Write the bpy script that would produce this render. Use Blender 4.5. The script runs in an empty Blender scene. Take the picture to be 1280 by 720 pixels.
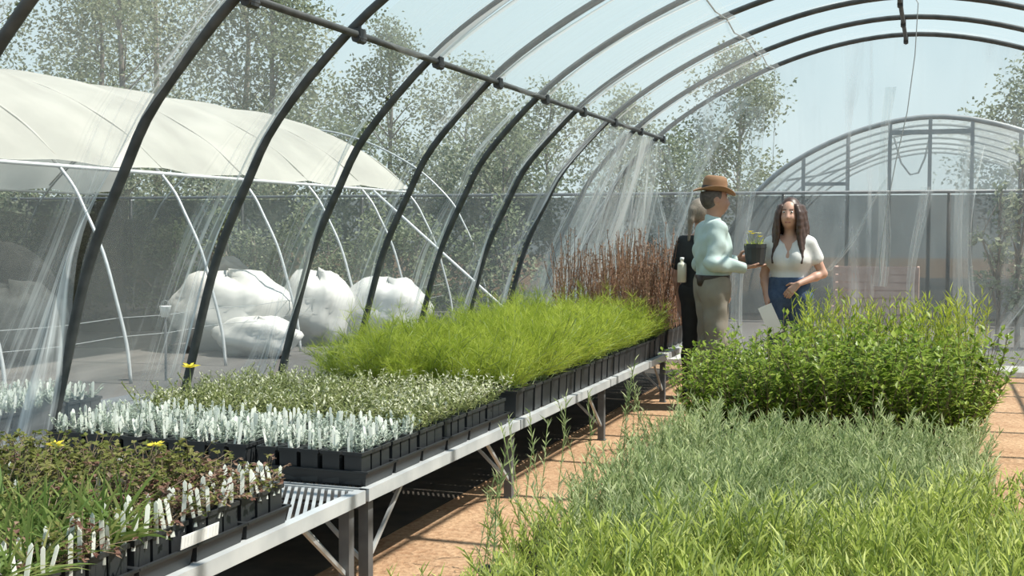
import bpy, math, random
import numpy as np
from mathutils import Vector, Matrix, Euler

# ------------------------------------------------------------------ camera, sky, sun, exposure
S = bpy.context.scene
COL = S.collection
F_PX, YAW, PIT, ROLL = 1500.0, 0.339, 0.0475, 0.0026
cam_d = bpy.data.cameras.new('camera'); cam = bpy.data.objects.new('camera', cam_d); COL.objects.link(cam)
cam_d.sensor_width = 36.0; cam_d.lens = F_PX / 1280.0 * 36.0; cam_d.clip_end = 300
cam.matrix_world = (Matrix.Translation((0.316, 0, 1.45)) @ Matrix.Rotation(YAW, 4, 'Z')
                    @ Matrix.Rotation(math.pi/2 - PIT, 4, 'X') @ Matrix.Rotation(ROLL, 4, 'Z'))
S.camera = cam

W = bpy.data.worlds.new('sky'); S.world = W; W.use_nodes = True
nt = W.node_tree; nt.nodes.clear()
wo = nt.nodes.new('ShaderNodeOutputWorld'); wb = nt.nodes.new('ShaderNodeBackground')
tc = nt.nodes.new('ShaderNodeTexCoord'); sx = nt.nodes.new('ShaderNodeSeparateXYZ'); cr = nt.nodes.new('ShaderNodeValToRGB')
nt.links.new(tc.outputs['Generated'], sx.inputs[0]); nt.links.new(sx.outputs['Z'], cr.inputs[0])
cr.color_ramp.elements[0].position = 0.0; cr.color_ramp.elements[0].color = (0.70, 0.80, 0.81, 1)
cr.color_ramp.elements[1].position = 0.9; cr.color_ramp.elements[1].color = (0.30, 0.50, 0.72, 1)
e = cr.color_ramp.elements.new(0.22); e.color = (0.57, 0.74, 0.80, 1)
nt.links.new(cr.outputs[0], wb.inputs[0]); wb.inputs[1].default_value = 1.0
nt.links.new(wb.outputs[0], wo.inputs[0])

sun_d = bpy.data.lights.new('sun', 'SUN'); sun_d.energy = 7.4; sun_d.angle = math.radians(0.6); sun_d.color = (1.0, 0.95, 0.86)
sun = bpy.data.objects.new('sun', sun_d); COL.objects.link(sun); sun.location = (8, 6, 14)
sun.rotation_euler = Vector((0.50, 0.10, 0.85)).to_track_quat('Z', 'Y').to_euler()

S.view_settings.view_transform = 'Standard'; S.view_settings.look = 'None'
S.view_settings.gamma = 1.0; S.view_settings.use_curve_mapping = False
S.view_settings.exposure = 0.18
S.cycles.transparent_max_bounces = 24
S.cycles.max_bounces = 8

RND = random.Random(7)
PI = math.pi

# ------------------------------------------------------------------ materials
MATS = {}
def newmat(name):
    m = bpy.data.materials.new(name); m.use_nodes = True; m.node_tree.nodes.clear(); MATS[name] = m
    n = m.node_tree.nodes; out = n.new('ShaderNodeOutputMaterial')
    return m, n, m.node_tree.links, out
def rgba(c): return (c[0], c[1], c[2], 1)
def noise_col(n, l, ca, cb, scale, detail=4, lo=.35, hi=.65, coord='Object', stretch=None):
    t = n.new('ShaderNodeTexCoord'); z = n.new('ShaderNodeTexNoise'); r = n.new('ShaderNodeValToRGB')
    z.inputs['Scale'].default_value = scale; z.inputs['Detail'].default_value = detail
    src = t.outputs[coord]
    if stretch:
        mp = n.new('ShaderNodeMapping'); mp.inputs['Scale'].default_value = stretch; l.new(src, mp.inputs[0]); src = mp.outputs[0]
    l.new(src, z.inputs['Vector']); l.new(z.outputs['Fac'], r.inputs[0])
    r.color_ramp.elements[0].position = lo; r.color_ramp.elements[0].color = rgba(ca)
    r.color_ramp.elements[1].position = hi; r.color_ramp.elements[1].color = rgba(cb)
    return r.outputs[0], z.outputs['Fac']
def solid(name, ca, cb=None, scale=8, rough=.6, metal=0, bump=0, spec=.5, stretch=None):
    m, n, l, out = newmat(name)
    p = n.new('ShaderNodeBsdfPrincipled'); l.new(p.outputs[0], out.inputs[0])
    p.inputs['Roughness'].default_value = rough; p.inputs['Metallic'].default_value = metal
    p.inputs['Specular IOR Level'].default_value = spec
    c, f = noise_col(n, l, ca, cb or tuple(x*.8 for x in ca), scale, stretch=stretch); l.new(c, p.inputs['Base Color'])
    if bump:
        b = n.new('ShaderNodeBump'); b.inputs['Strength'].default_value = bump; b.inputs['Distance'].default_value = .02
        l.new(f, b.inputs['Height']); l.new(b.outputs[0], p.inputs['Normal'])
    return m
def leafmat(name, ca, cb, cc=None, trans=.4, rough=.6):
    """leaf colour varies leaf by leaf (random per island) and plant by plant"""
    m, n, l, out = newmat(name)
    g = n.new('ShaderNodeNewGeometry'); oi = n.new('ShaderNodeObjectInfo'); r = n.new('ShaderNodeValToRGB')
    mt = n.new('ShaderNodeMath'); mt.operation = 'MULTIPLY_ADD'; mt.inputs[1].default_value = .7
    m2 = n.new('ShaderNodeMath'); m2.operation = 'MULTIPLY'; m2.inputs[1].default_value = .3
    l.new(oi.outputs['Random'], m2.inputs[0]); l.new(g.outputs['Random Per Island'], mt.inputs[0]); l.new(m2.outputs[0], mt.inputs[2])
    l.new(mt.outputs[0], r.inputs[0])
    r.color_ramp.elements[0].position = .1; r.color_ramp.elements[0].color = rgba(ca)
    r.color_ramp.elements[1].position = .9; r.color_ramp.elements[1].color = rgba(cc or cb)
    if cc: e = r.color_ramp.elements.new(.5); e.color = rgba(cb)
    p = n.new('ShaderNodeBsdfPrincipled'); p.inputs['Roughness'].default_value = rough; p.inputs['Specular IOR Level'].default_value = .2
    t = n.new('ShaderNodeBsdfTranslucent'); mx = n.new('ShaderNodeMixShader'); mx.inputs[0].default_value = trans
    l.new(r.outputs[0], p.inputs['Base Color']); l.new(r.outputs[0], t.inputs[0])
    l.new(p.outputs[0], mx.inputs[1]); l.new(t.outputs[0], mx.inputs[2]); l.new(mx.outputs[0], out.inputs[0])
    return m
def filmmat(name, base, streak, edge=.6, sx_=26, sy_=.8, tint=(.95, .97, .965), col=(.86, .88, .87), edgepos=.62, band=0., broad=0.):
    """thin poly film: mostly clear, milky where it is creased; UV u runs across a bay, v along the hoop"""
    m, n, l, out = newmat(name)
    uv = n.new('ShaderNodeUVMap'); mp = n.new('ShaderNodeMapping'); mp.inputs['Scale'].default_value = (sx_, sy_, 1); mp.inputs['Rotation'].default_value = (0, 0, .0)
    l.new(uv.outputs[0], mp.inputs[0])
    z = n.new('ShaderNodeTexNoise'); z.inputs['Scale'].default_value = 1; z.inputs['Detail'].default_value = 4; z.inputs['Distortion'].default_value = .6
    l.new(mp.outputs[0], z.inputs['Vector'])
    r = n.new('ShaderNodeValToRGB'); r.color_ramp.elements[0].position = .5; r.color_ramp.elements[1].position = .68
    l.new(z.outputs['Fac'], r.inputs[0])
    z2 = n.new('ShaderNodeTexNoise'); z2.inputs['Scale'].default_value = 3.5; z2.inputs['Detail'].default_value = 3; l.new(uv.outputs[0], z2.inputs['Vector'])
    sp = n.new('ShaderNodeSeparateXYZ'); l.new(uv.outputs[0], sp.inputs[0])
    er = n.new('ShaderNodeValToRGB'); er.color_ramp.elements[0].position = edgepos; er.color_ramp.elements[0].color = (.12, .12, .12, 1)
    er.color_ramp.elements[1].position = .95; er.color_ramp.elements[1].color = (1, 1, 1, 1)
    fr = n.new('ShaderNodeMath'); fr.operation = 'FRACT'; l.new(sp.outputs[0], fr.inputs[0])
    ad = n.new('ShaderNodeMath'); ad.operation = 'MULTIPLY_ADD'; ad.inputs[1].default_value = .5; ad.inputs[2].default_value = -.25
    l.new(z2.outputs['Fac'], ad.inputs[0]); a2 = n.new('ShaderNodeMath'); a2.operation = 'ADD'
    l.new(fr.outputs[0], a2.inputs[0]); l.new(ad.outputs[0], a2.inputs[1]); l.new(a2.outputs[0], er.inputs[0])
    mu = n.new('ShaderNodeMath'); mu.operation = 'MULTIPLY'; l.new(r.outputs[0], mu.inputs[0]); l.new(er.outputs[0], mu.inputs[1])
    fa = n.new('ShaderNodeMath'); fa.operation = 'MULTIPLY_ADD'; fa.inputs[1].default_value = streak; fa.inputs[2].default_value = base
    l.new(mu.outputs[0], fa.inputs[0])
    if broad:
        c1 = n.new('ShaderNodeMath'); c1.operation = 'MULTIPLY'; l.new(er.outputs[0], c1.inputs[0]); l.new(z2.outputs['Fac'], c1.inputs[1])
        c2 = n.new('ShaderNodeMath'); c2.operation = 'MULTIPLY_ADD'; c2.inputs[1].default_value = broad; l.new(c1.outputs[0], c2.inputs[0]); l.new(fa.outputs[0], c2.inputs[2]); fa = c2
    if band:   # film lapped double where it is taped over a hoop
        b0 = n.new('ShaderNodeMath'); b0.operation = 'SUBTRACT'; b0.inputs[1].default_value = .5; l.new(fr.outputs[0], b0.inputs[0])
        b1 = n.new('ShaderNodeMath'); b1.operation = 'ABSOLUTE'; l.new(b0.outputs[0], b1.inputs[0])
        b2 = n.new('ShaderNodeMath'); b2.operation = 'GREATER_THAN'; b2.inputs[1].default_value = .452; l.new(b1.outputs[0], b2.inputs[0])
        b3 = n.new('ShaderNodeMath'); b3.operation = 'MULTIPLY_ADD'; b3.inputs[1].default_value = band; l.new(b2.outputs[0], b3.inputs[0]); l.new(fa.outputs[0], b3.inputs[2]); fa = b3
    tr = n.new('ShaderNodeBsdfTransparent'); tr.inputs[0].default_value = rgba(tint)
    d = n.new('ShaderNodeBsdfDiffuse'); d.inputs[0].default_value = rgba(col)
    tl = n.new('ShaderNodeBsdfTranslucent'); tl.inputs[0].default_value = rgba(col)
    m1 = n.new('ShaderNodeMixShader'); m1.inputs[0].default_value = .5; l.new(d.outputs[0], m1.inputs[1]); l.new(tl.outputs[0], m1.inputs[2])
    gl = n.new('ShaderNodeBsdfGlossy'); gl.inputs['Roughness'].default_value = .28
    m2 = n.new('ShaderNodeMixShader'); m2.inputs[0].default_value = .12; l.new(m1.outputs[0], m2.inputs[1]); l.new(gl.outputs[0], m2.inputs[2])
    m3 = n.new('ShaderNodeMixShader'); l.new(fa.outputs[0], m3.inputs[0]); l.new(tr.outputs[0], m3.inputs[1]); l.new(m2.outputs[0], m3.inputs[2])
    l.new(m3.outputs[0], out.inputs[0])
    return m
def clothmat(name, col, transp):
    m, n, l, out = newmat(name)
    c, f = noise_col(n, l, col, tuple(x*.82 for x in col), 1.3)
    d = n.new('ShaderNodeBsdfDiffuse'); l.new(c, d.inputs[0]); tl = n.new('ShaderNodeBsdfTranslucent'); l.new(c, tl.inputs[0])
    m1 = n.new('ShaderNodeMixShader'); m1.inputs[0].default_value = .45; l.new(d.outputs[0], m1.inputs[1]); l.new(tl.outputs[0], m1.inputs[2])
    tr = n.new('ShaderNodeBsdfTransparent'); m2 = n.new('ShaderNodeMixShader'); m2.inputs[0].default_value = 1-transp
    l.new(tr.outputs[0], m2.inputs[1]); l.new(m1.outputs[0], m2.inputs[2]); l.new(m2.outputs[0], out.inputs[0])
    return m

# ground: sandy orange soil with darker crumbs and pale stones
def groundmat():
    m, n, l, out = newmat('sandy_soil')
    p = n.new('ShaderNodeBsdfPrincipled'); p.inputs['Roughness'].default_value = .95; p.inputs['Specular IOR Level'].default_value = .1; l.new(p.outputs[0], out.inputs[0])
    c1, f1 = noise_col(n, l, (.30, .165, .09), (.48, .31, .185), 2.2, 6)
    c2, f2 = noise_col(n, l, (.27, .16, .095), (.50, .345, .225), 28, 5)
    mx = n.new('ShaderNodeMix'); mx.data_type = 'RGBA'; mx.inputs[0].default_value = .5
    l.new(c1, mx.inputs[6]); l.new(c2, mx.inputs[7]); l.new(mx.outputs[2], p.inputs['Base Color'])
    b = n.new('ShaderNodeBump'); b.inputs['Strength'].default_value = .7; b.inputs['Distance'].default_value = .03; l.new(f2, b.inputs['Height']); l.new(b.outputs[0], p.inputs['Normal'])
    return m
groundmat()
solid('weed_mat', (.062, .057, .052), (.10, .092, .084), 3, .9, stretch=(1, .15, 1))
solid('under_bench_shade', (.022, .018, .015), (.05, .04, .03), 6, .95)  # near-black brown that puts the under-bench shade into the colour
solid('dark_pipe', (.045, .05, .05), (.075, .08, .08), 12, .55, .0, spec=.25)
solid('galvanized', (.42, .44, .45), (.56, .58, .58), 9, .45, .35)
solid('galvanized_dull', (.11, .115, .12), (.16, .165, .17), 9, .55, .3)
solid('rail_metal', (.50, .52, .53), (.66, .67, .67), 5, .4, .3)
solid('clamp_metal', (.05, .052, .052), None, 10, .5, .3)
solid('black_plastic', (.012, .014, .016), (.022, .024, .026), 6, .42)
solid('pot_plastic', (.016, .018, .02), (.03, .032, .034), 6, .45)
solid('potting_soil', (.03, .02, .014), (.06, .04, .028), 60, .95, bump=.5)
solid('white_plastic', (.80, .82, .80), (.70, .73, .71), 6, .4)
solid('white_print', (.82, .82, .80), (.66, .67, .66), 40, .5, stretch=(6, .2, .2))
solid('white_pipe', (.62, .64, .64), (.72, .73, .73), 8, .4)
solid('wire', (.30, .32, .32), None, 8, .5)
solid('bark', (.13, .11, .09), (.22, .19, .16), 9, .9, bump=.5)
solid('pale_bark', (.30, .28, .25), (.42, .40, .36), 9, .9, bump=.4)
solid('white_fleece', (.46, .455, .43), (.58, .57, .545), 3, .8, bump=.5)
solid('faded_crate', (.36, .235, .19), (.43, .30, .25), 6, .8)
solid('pale_sill', (.40, .385, .35), (.50, .48, .45), 4, .8)
filmmat('film_wall', .14, .78, sx_=15, sy_=.8, edgepos=.2, broad=.34)
filmmat('film_roof', .075, .30, sx_=12, sy_=.4)
filmmat('film_end', .135, .4, sx_=9, sy_=.5)
filmmat('film_inner', .16, .25, sx_=10, sy_=.35, band=.5)
filmmat('film_fold', .20, .60, sx_=4.5, sy_=.25, edgepos=.05)
filmmat('film_far', .42, .25, sx_=5, sy_=.3)
clothmat('white_cover', (.66, .645, .58), .03)
clothmat('shade_cloth', (.062, .07, .064), .2)
# foliage
leafmat('white_tag', (.80, .84, .76), (.90, .90, .86), None, .5)
leafmat('leaf_bronze', (.075, .10, .02), (.15, .165, .04), (.25, .23, .085), .4)
leafmat('leaf_red', (.11, .045, .035), (.20, .11, .08), (.30, .22, .15), .3)
leafmat('leaf_strappy', (.10, .17, .04), (.19, .26, .07), (.30, .30, .12), .4)
leafmat('leaf_silver', (.30, .36, .29), (.42, .47, .40), None, .3)
leafmat('leaf_olive', (.17, .21, .06), (.28, .32, .12), (.42, .44, .24), .4)
leafmat('leaf_cream', (.55, .56, .38), (.72, .72, .55), None, .3)
leafmat('leaf_feather', (.20, .28, .025), (.38, .46, .055), (.56, .61, .13), .5)
leafmat('leaf_rust', (.16, .08, .045), (.27, .145, .085), (.42, .28, .19), .3)
leafmat('leaf_shrub', (.08, .14, .02), (.20, .29, .04), (.40, .48, .10), .45, .35)
leafmat('leaf_lime', (.27, .34, .03), (.42, .48, .06), (.56, .60, .13), .5)
leafmat('leaf_greygreen', (.23, .30, .12), (.42, .49, .23), (.64, .67, .40), .48)
leafmat('leaf_spear', (.22, .29, .05), (.46, .53, .12), (.70, .73, .30), .48)
leafmat('leaf_tree', (.12, .15, .08), (.20, .235, .14), (.32, .345, .23), .45)
leafmat('leaf_tree_pale', (.17, .20, .125), (.28, .31, .21), (.43, .45, .33), .45)
leafmat('petal_yellow', (.75, .62, .04), (.85, .72, .10), None, .35)
solid('stem_green', (.16, .22, .06), (.22, .28, .10), 12, .6)
solid('stem_rust', (.20, .10, .06), (.30, .18, .11), 12, .7)
solid('stem_brown', (.12, .09, .05), (.18, .13, .08), 12, .7)

# ------------------------------------------------------------------ mesh helpers
class G:
    """collects shapes, each with a material slot, into one mesh"""
    def __init__(s): s.v = []; s.f = []; s.m = []; s.uv = None
    def quad(s, a, b, c, d, mi=0):
        i = len(s.v); s.v += [tuple(a), tuple(b), tuple(c), tuple(d)]; s.f.append((i, i+1, i+2, i+3)); s.m.append(mi)
    def box(s, lo, hi, mi=0):
        x0, y0, z0 = lo; x1, y1, z1 = hi; i = len(s.v)
        s.v += [(x0,y0,z0),(x1,y0,z0),(x1,y1,z0),(x0,y1,z0),(x0,y0,z1),(x1,y0,z1),(x1,y1,z1),(x0,y1,z1)]
        for q in ((0,3,2,1),(4,5,6,7),(0,1,5,4),(1,2,6,5),(2,3,7,6),(3,0,4,7)):
            s.f.append(tuple(i+k for k in q)); s.m.append(mi)
    def bar(s, a, b, w, h, mi=0, up=(0,0,1)):
        a, b = Vector(a), Vector(b); d = (b-a).normalized(); u = Vector(up)
        if abs(d.dot(u)) > .98: u = Vector((0,1,0))
        r = d.cross(u).normalized()*w/2; t = r.cross(d).normalized()*h/2; i = len(s.v)
        for p in (a, b):
            for sr, st in ((-1,-1),(1,-1),(1,1),(-1,1)): s.v.append(tuple(p+r*sr+t*st))
        for q in ((0,1,2,3),(7,6,5,4),(0,4,5,1),(1,5,6,2),(2,6,7,3),(3,7,4,0)):
            s.f.append(tuple(i+k for k in q)); s.m.append(mi)
    def tube(s, pts, r, n=6, mi=0, caps=True):
        pts = [Vector(p) for p in pts]; rs = r if isinstance(r, (list, tuple)) else [r]*len(pts)
        i0 = len(s.v); prev = None
        for k, p in enumerate(pts):
            d = (pts[min(k+1, len(pts)-1)]-pts[max(k-1, 0)]).normalized()
            if prev is None:
                a = Vector((0,0,1)) if abs(d.z) < .9 else Vector((1,0,0)); prev = d.cross(a).normalized()
            u = (prev-d*prev.dot(d)).normalized(); prev = u; w = d.cross(u)
            for j in range(n):
                t = 2*PI*j/n; s.v.append(tuple(p+(u*math.cos(t)+w*math.sin(t))*rs[k]))
        for k in range(len(pts)-1):
            for j in range(n):
                a = i0+k*n+j; b = i0+k*n+(j+1) % n; s.f.append((a, b, b+n, a+n)); s.m.append(mi)
        if caps:
            s.f.append(tuple(i0+j for j in reversed(range(n)))); s.m.append(mi)
            e = i0+(len(pts)-1)*n; s.f.append(tuple(e+j for j in range(n))); s.m.append(mi)
    def blade(s, p, d, L, w, droop=.3, n=3, mi=0, side=None):
        """tapering arched strip"""
        p = Vector(p); d = Vector(d).normalized(); i = len(s.v)
        sd = Vector(side) if side else d.cross(Vector((RND.uniform(-1,1), RND.uniform(-1,1), .3)))
        if sd.length < 1e-4: sd = Vector((1,0,0))
        sd.normalize(); st = L/n
        for k in range(n):
            t = k/n; ww = w/2*(1-.75*t*t) if k else w/2*.7
            s.v += [tuple(p-sd*ww), tuple(p+sd*ww)]
            p = p+d*st; d = (d+Vector((0,0,-droop/n))).normalized()
        s.v.append(tuple(p))
        for k in range(n-1):
            a = i+2*k; s.f.append((a, a+1, a+3, a+2)); s.m.append(mi)
        a = i+2*(n-1); s.f.append((a, a+1, a+2)); s.m.append(mi)
    def leaf(s, p, d, nrm, L, w, fold=.25, mi=0):
        p = Vector(p); d = Vector(d).normalized(); r = d.cross(Vector(nrm))
        if r.length < 1e-4: r = d.cross(Vector((1,.2,0)))
        r.normalize(); u = r.cross(d); i = len(s.v)
        mid = p+d*L*.45
        s.v += [tuple(p), tuple(mid+r*w/2+u*w*fold), tuple(p+d*L), tuple(mid-r*w/2+u*w*fold)]
        s.f += [(i, i+1, i+2), (i, i+2, i+3)]; s.m += [mi, mi]
    def mesh(s, name, mats, smooth=False):
        me = bpy.data.meshes.new(name); me.from_pydata(s.v, [], s.f)
        for m in mats: me.materials.append(MATS[m])
        if any(s.m): me.polygons.foreach_set('material_index', s.m)
        if smooth: me.polygons.foreach_set('use_smooth', [True]*len(s.f))
        me.update(); return me
def link(name, me, parent=None, loc=None, rot=None, scale=None):
    o = bpy.data.objects.new(name, me); COL.objects.link(o)
    if parent: o.parent = parent
    if loc is not None: o.location = loc
    if rot is not None: o.rotation_euler = rot
    if scale is not None: o.scale = scale
    return o
def thing(name, label, cat, loc=(0,0,0), rot=0, group=None, kind=None):
    o = link(name, None, None, loc, (0,0,rot)); o.empty_display_size = .05
    return tag(o, label, cat, group, kind)
def tag(o, label, cat=None, group=None, kind=None):
    o['label'] = label
    if cat: o['category'] = cat
    if group: o['group'] = group
    if kind: o['kind'] = kind
    return o
def part(name, g, mats, parent, smooth=False, label=None, **k):
    o = link(name, g.mesh(name, mats if isinstance(mats, list) else [mats], smooth), parent, **k)
    if label: o['label'] = label
    return o
def grid_mesh(name, P, UV, mat, smooth=True):
    """P: (a,b,3) array of points, UV: (a,b,2)"""
    a, b = P.shape[:2]; me = bpy.data.meshes.new(name)
    idx = np.arange(a*b).reshape(a, b)
    q = np.stack([idx[:-1,:-1], idx[1:,:-1], idx[1:,1:], idx[:-1,1:]], -1).reshape(-1, 4)
    me.from_pydata(P.reshape(-1, 3).tolist(), [], q.tolist())
    ul = me.uv_layers.new(name='UVMap'); ul.data.foreach_set('uv', UV.reshape(-1, 2)[q.reshape(-1)].astype(np.float32).ravel())
    me.materials.append(MATS[mat])
    if smooth: me.polygons.foreach_set('use_smooth', [True]*len(q))
    me.update(); return me

# ------------------------------------------------------------------ ground
g = G(); g.quad((-60,-6,0), (40,-6,0), (40,70,0), (-60,70,0))
floor = part('floor', g, 'sandy_soil', None); tag(floor, 'sandy orange bare soil floor of the tunnel and yard', kind='structure')
g = G(); g.box((-30,-4,0.0), (-3.75,24,.006))
g.box((-3.74,13.8,0.0), (16,40,.006))
wm = part('weed_mat_ground', g, 'weed_mat', None); tag(wm, 'grey woven weed mat covering the ground outside the tunnel', kind='structure')
g = G(); g.box((-3.5,1.2,.0), (-2.12,12.4,.005))  # thin dark sheet added to deepen the shade below the benches
bench_shade = part('bench_shade_ground', g, 'under_bench_shade', None); tag(bench_shade, 'dark sheet on the soil painting in the shade under the benches', kind='structure')
# pale sill along the end wall
g = G(); g.box((-3.3,12.86,.007), (3.5,13.75,.03)); g.box((-3.3,12.86,.03), (3.5,13.1,.06))
tr1 = part('trim_1', g, 'pale_sill', None); tag(tr1, 'pale concrete strip along the foot of the end wall', kind='structure')

# ------------------------------------------------------------------ the tunnel: hoops, purlins, film
HPTS = [(-3.605,0), (-3.56,.4), (-3.445,.85), (-3.31,1.3), (-3.12,1.7), (-2.93,2.03), (-2.504,2.471), (-2.1,2.76), (-1.6,3.03), (-1.1,3.23), (-.55,3.37), (0,3.423)]
HPTS = HPTS+[(-x, z) for x, z in reversed(HPTS[:-1])]
def catmull(P, n):
    P = [Vector(p) for p in P]; out = []
    Q = [P[0]*2-P[1]]+P+[P[-1]*2-P[-2]]
    for i in range(1, len(Q)-2):
        a, b, c, d = Q[i-1], Q[i], Q[i+1], Q[i+2]
        for k in range(n):
            t = k/n
            out.append(.5*((2*b)+(c-a)*t+(2*a-5*b+4*c-d)*t*t+(3*b-a-3*c+d)*t**3))
    out.append(P[-1]); return out
PROF = catmull(HPTS, 4)
HY = [4.506+1.0275*i for i in range(-3, 9)]
frame = thing('hoop_frame', 'dark steel pipe hoops and purlins of the long film tunnel', 'greenhouse frame', (0,0,0), kind='structure')
hm = None
for y in HY:
    if hm is None:
        g = G(); g.tube([(p.x, 0, p.y) for p in PROF], .024, 8); hm = g.mesh('hoop', ['dark_pipe'], True)
    link('hoop', hm, frame, (0, y, 0))
    
def clamp(x, z, y):
    g = G(); g.tube([(0,-.04,0), (0,.04,0)], .035, 8); g.bar((0,0,.0), (0,0,.075), .05, .03)
    return g
g = G(); g.box((-.028,-.04,-.04), (.028,.04,.035)); g.tube([(.0,0,-.05), (.0,0,.07)], .014, 6); g.tube([(0,-.055,-.02), (0,.055,-.02)], .03, 8)
clampm = g.mesh('clamp', ['clamp_metal'])
for (x, z) in ((-2.46, 2.44), (0, 3.37), (2.46, 2.44)):
    g = G(); g.tube([(x, HY[0]-.1, z), (x, HY[-1]+.03, z)], .019, 8); part('purlin', g, 'dark_pipe', frame, True)
    for y in HY: link('clamp', clampm, frame, (x, y, z), None, (.8,.8,.85))
for x in (-1.28, 1.28):
    g = G(); pts = []
    for i, y in enumerate(HY):
        pts.append((x, y, 3.135)); 
        if i < len(HY)-1: pts.append((x+RND.uniform(-.02,.02), y+.5, 3.135-.03))
    g.tube(pts, .006, 5); part('tie_wire', g, 'wire', frame)
prof = np.array([(p.x, p.y) for p in PROF])
def film_strip(i0, i1, y0, y1, ny, seed, amp, out=.024, sag=.02, fan=False):
    r = np.random.RandomState(seed)
    pf = prof[i0:i1+1]
    # refine along arc
    t = np.linspace(0, len(pf)-1, (len(pf)-1)*3+1); k = np.clip(t.astype(int), 0, len(pf)-2); fr = (t-k)[:,None]
    q = pf[k]*(1-fr)+pf[k+1]*fr
    tg = np.gradient(q, axis=0); tg /= np.linalg.norm(tg, axis=1)[:,None]; nr = np.stack([-tg[:,1], tg[:,0]], 1)
    arc = np.r_[0, np.cumsum(np.linalg.norm(np.diff(q, axis=0), axis=1))]
    u = np.linspace(0, 1, ny); U, A = np.meshgrid(u, arc, indexing='ij')
    d = np.full_like(U, out) - sag*4*U*(1-U)
    for _ in range(7):
        fu, fa, ph = r.uniform(6, 26), r.uniform(-5, 5), r.uniform(0, 6.28)
        w = np.exp(-((U-r.choice([0, 1, 1, .9]))/.16)**2)
        d += amp*w*r.uniform(.3, 1)*np.sin(fu*U+fa*A+ph)
    for _ in range(3):
        d += amp*.6*np.sin(r.uniform(2, 6)*U+r.uniform(1, 4)*A+r.uniform(0, 6))*np.sin(PI*U)
    d = np.maximum(d, .02) if out > 0 and amp < .02 else d
    P = np.stack([q[None,:,0]+nr[None,:,0]*d, y0+(y1-y0)*U, q[None,:,1]+nr[None,:,1]*d], -1)
    P[...,2] = np.maximum(P[...,2], .002)
    if fan:   # creases fan out from the hoop towards the ground
        w = .22+.62*np.clip(1-A/2.6, 0, 1)**1.3*r.uniform(.75, 1.15)+.06*np.sin(A*4+seed)
        Uf = .998*np.clip(1-(1-U)/w, 0, 1)+(1-U)*.02
        return P, np.stack([Uf, A+seed*3.7], -1)
    return P, np.stack([U*.999, A+seed*3.7], -1)
NP = len(prof); PURI = int(np.argmin(abs(prof[:,0]+2.504)+abs(prof[:,1]-2.471)))
wl = thing('wall_left', 'wrinkled clear plastic film on the side with the bench', None, kind='structure')
wr = thing('wall_right', 'clear plastic film on the side away from the bench', None, kind='structure')
ce = thing('ceiling', 'clear plastic film stretched over the upper hoops', None, kind='structure')
for i in range(len(HY)-1):
    y0, y1 = HY[i], HY[i+1]
    P, UV = film_strip(0, PURI, y0, y1, 34, 10+i, .022, out=.03, fan=True); link('film_panel', grid_mesh('film_panel', P, UV, 'film_wall'), wl)
    P, UV = film_strip(NP-1-PURI, NP-1, y0, y1, 16, 40+i, .012); link('film_panel', grid_mesh('film_panel', P, UV, 'film_wall'), wr)
    P, UV = film_strip(PURI, NP-1-PURI, y0, y1, 14, 70+i, .008); link('film_panel', grid_mesh('film_panel', P, UV, 'film_roof'), ce)
# second sheet of film hung under the hoops between side purlin and tie wire
I2 = int(np.argmin(abs(prof[:,0]+1.28)+10*(prof[:,1] < 2)))
for i in range(4, len(HY)-1):
    P, UV = film_strip(PURI, I2, HY[i]+(.07 if i == 4 else 0), HY[i+1], 14, 100+i, .006, out=-.036, sag=.03)
    UV[...,0] = np.clip(UV[...,0]+(.07 if i == 4 else 0), 0, .999)
    link('inner_film', grid_mesh('inner_film', P, UV, 'film_inner'), ce)
# end wall film
wb_ = thing('wall_back', 'creased clear plastic film closing the far end of the tunnel', None, kind='structure')
def hoop_z(x): return float(np.interp(abs(x), prof[::-1,0][:NP//2+1], prof[::-1,1][:NP//2+1]))
xs = np.linspace(-3.58, 3.58, 110); vs = np.linspace(0, 1, 46); r = np.random.RandomState(5)
pp = []; uu = []
for x in xs:
    zt = float(np.interp(x, prof[:NP//2+1,0], prof[:NP//2+1,1])) if x <= 0 else float(np.interp(-x, prof[:NP//2+1,0], prof[:NP//2+1,1]))
    zt = max(zt, .05)
    z = vs*zt+.004
    d = .018*np.sin(9*x+3*z)+.015*np.sin(17*x-4*z+1)+.02*np.sin(3.1*x+5*z)+.02*np.sin(26*x+np.sin(2*z)*2)*np.exp(-((x+1.6)/.5)**2)
    pp.append(np.stack([np.full_like(z, x), HY[-1]+.055+d*.8, z], -1)); uu.append(np.stack([np.full_like(z, (x+3.6)*.6), z], -1))
link('film_panel', grid_mesh('film_panel', np.array(pp), np.array(uu), 'film_end'), wb_)
def fold(a, b, w, n=10, seed=0, parent=wb_, mat='film_fold', amp=.02, name='film_fold', wdir=(1,0,0), spread=1.0):
    """a loose gathered band of film from a to b"""
    r = np.random.RandomState(seed); a, b = np.array(a, float), np.array(b, float); wd = np.array(wdir, float)
    t = np.linspace(0, 1, 26); s = np.linspace(-.5, .5, n); T, Q = np.meshgrid(t, s, indexing='ij')
    width = w*(1+(spread-1)*T)*(1+.25*np.sin(T*5+seed))
    nrm = np.cross(b-a, wd); nrm /= np.linalg.norm(nrm)
    d = amp*np.sin(Q*22+T*4+seed)*(.4+.6*T)+amp*.7*np.sin(Q*41+seed*2+T*7)
    P = a+(b-a)*T[...,None]+wd*(Q*width)[...,None]+nrm*d[...,None]
    P[...,0] += .03*np.sin(T*6+seed)
    P[...,2] = np.maximum(P[...,2], .01)
    return link(name, grid_mesh(name, P, np.stack([Q+.5, T*2+seed*1.3], -1), mat), parent)
YE = HY[-1]-.05
fold((-1.50,YE,2.75), (-1.66,YE-.04,.02), .16, 10, 1)
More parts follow.
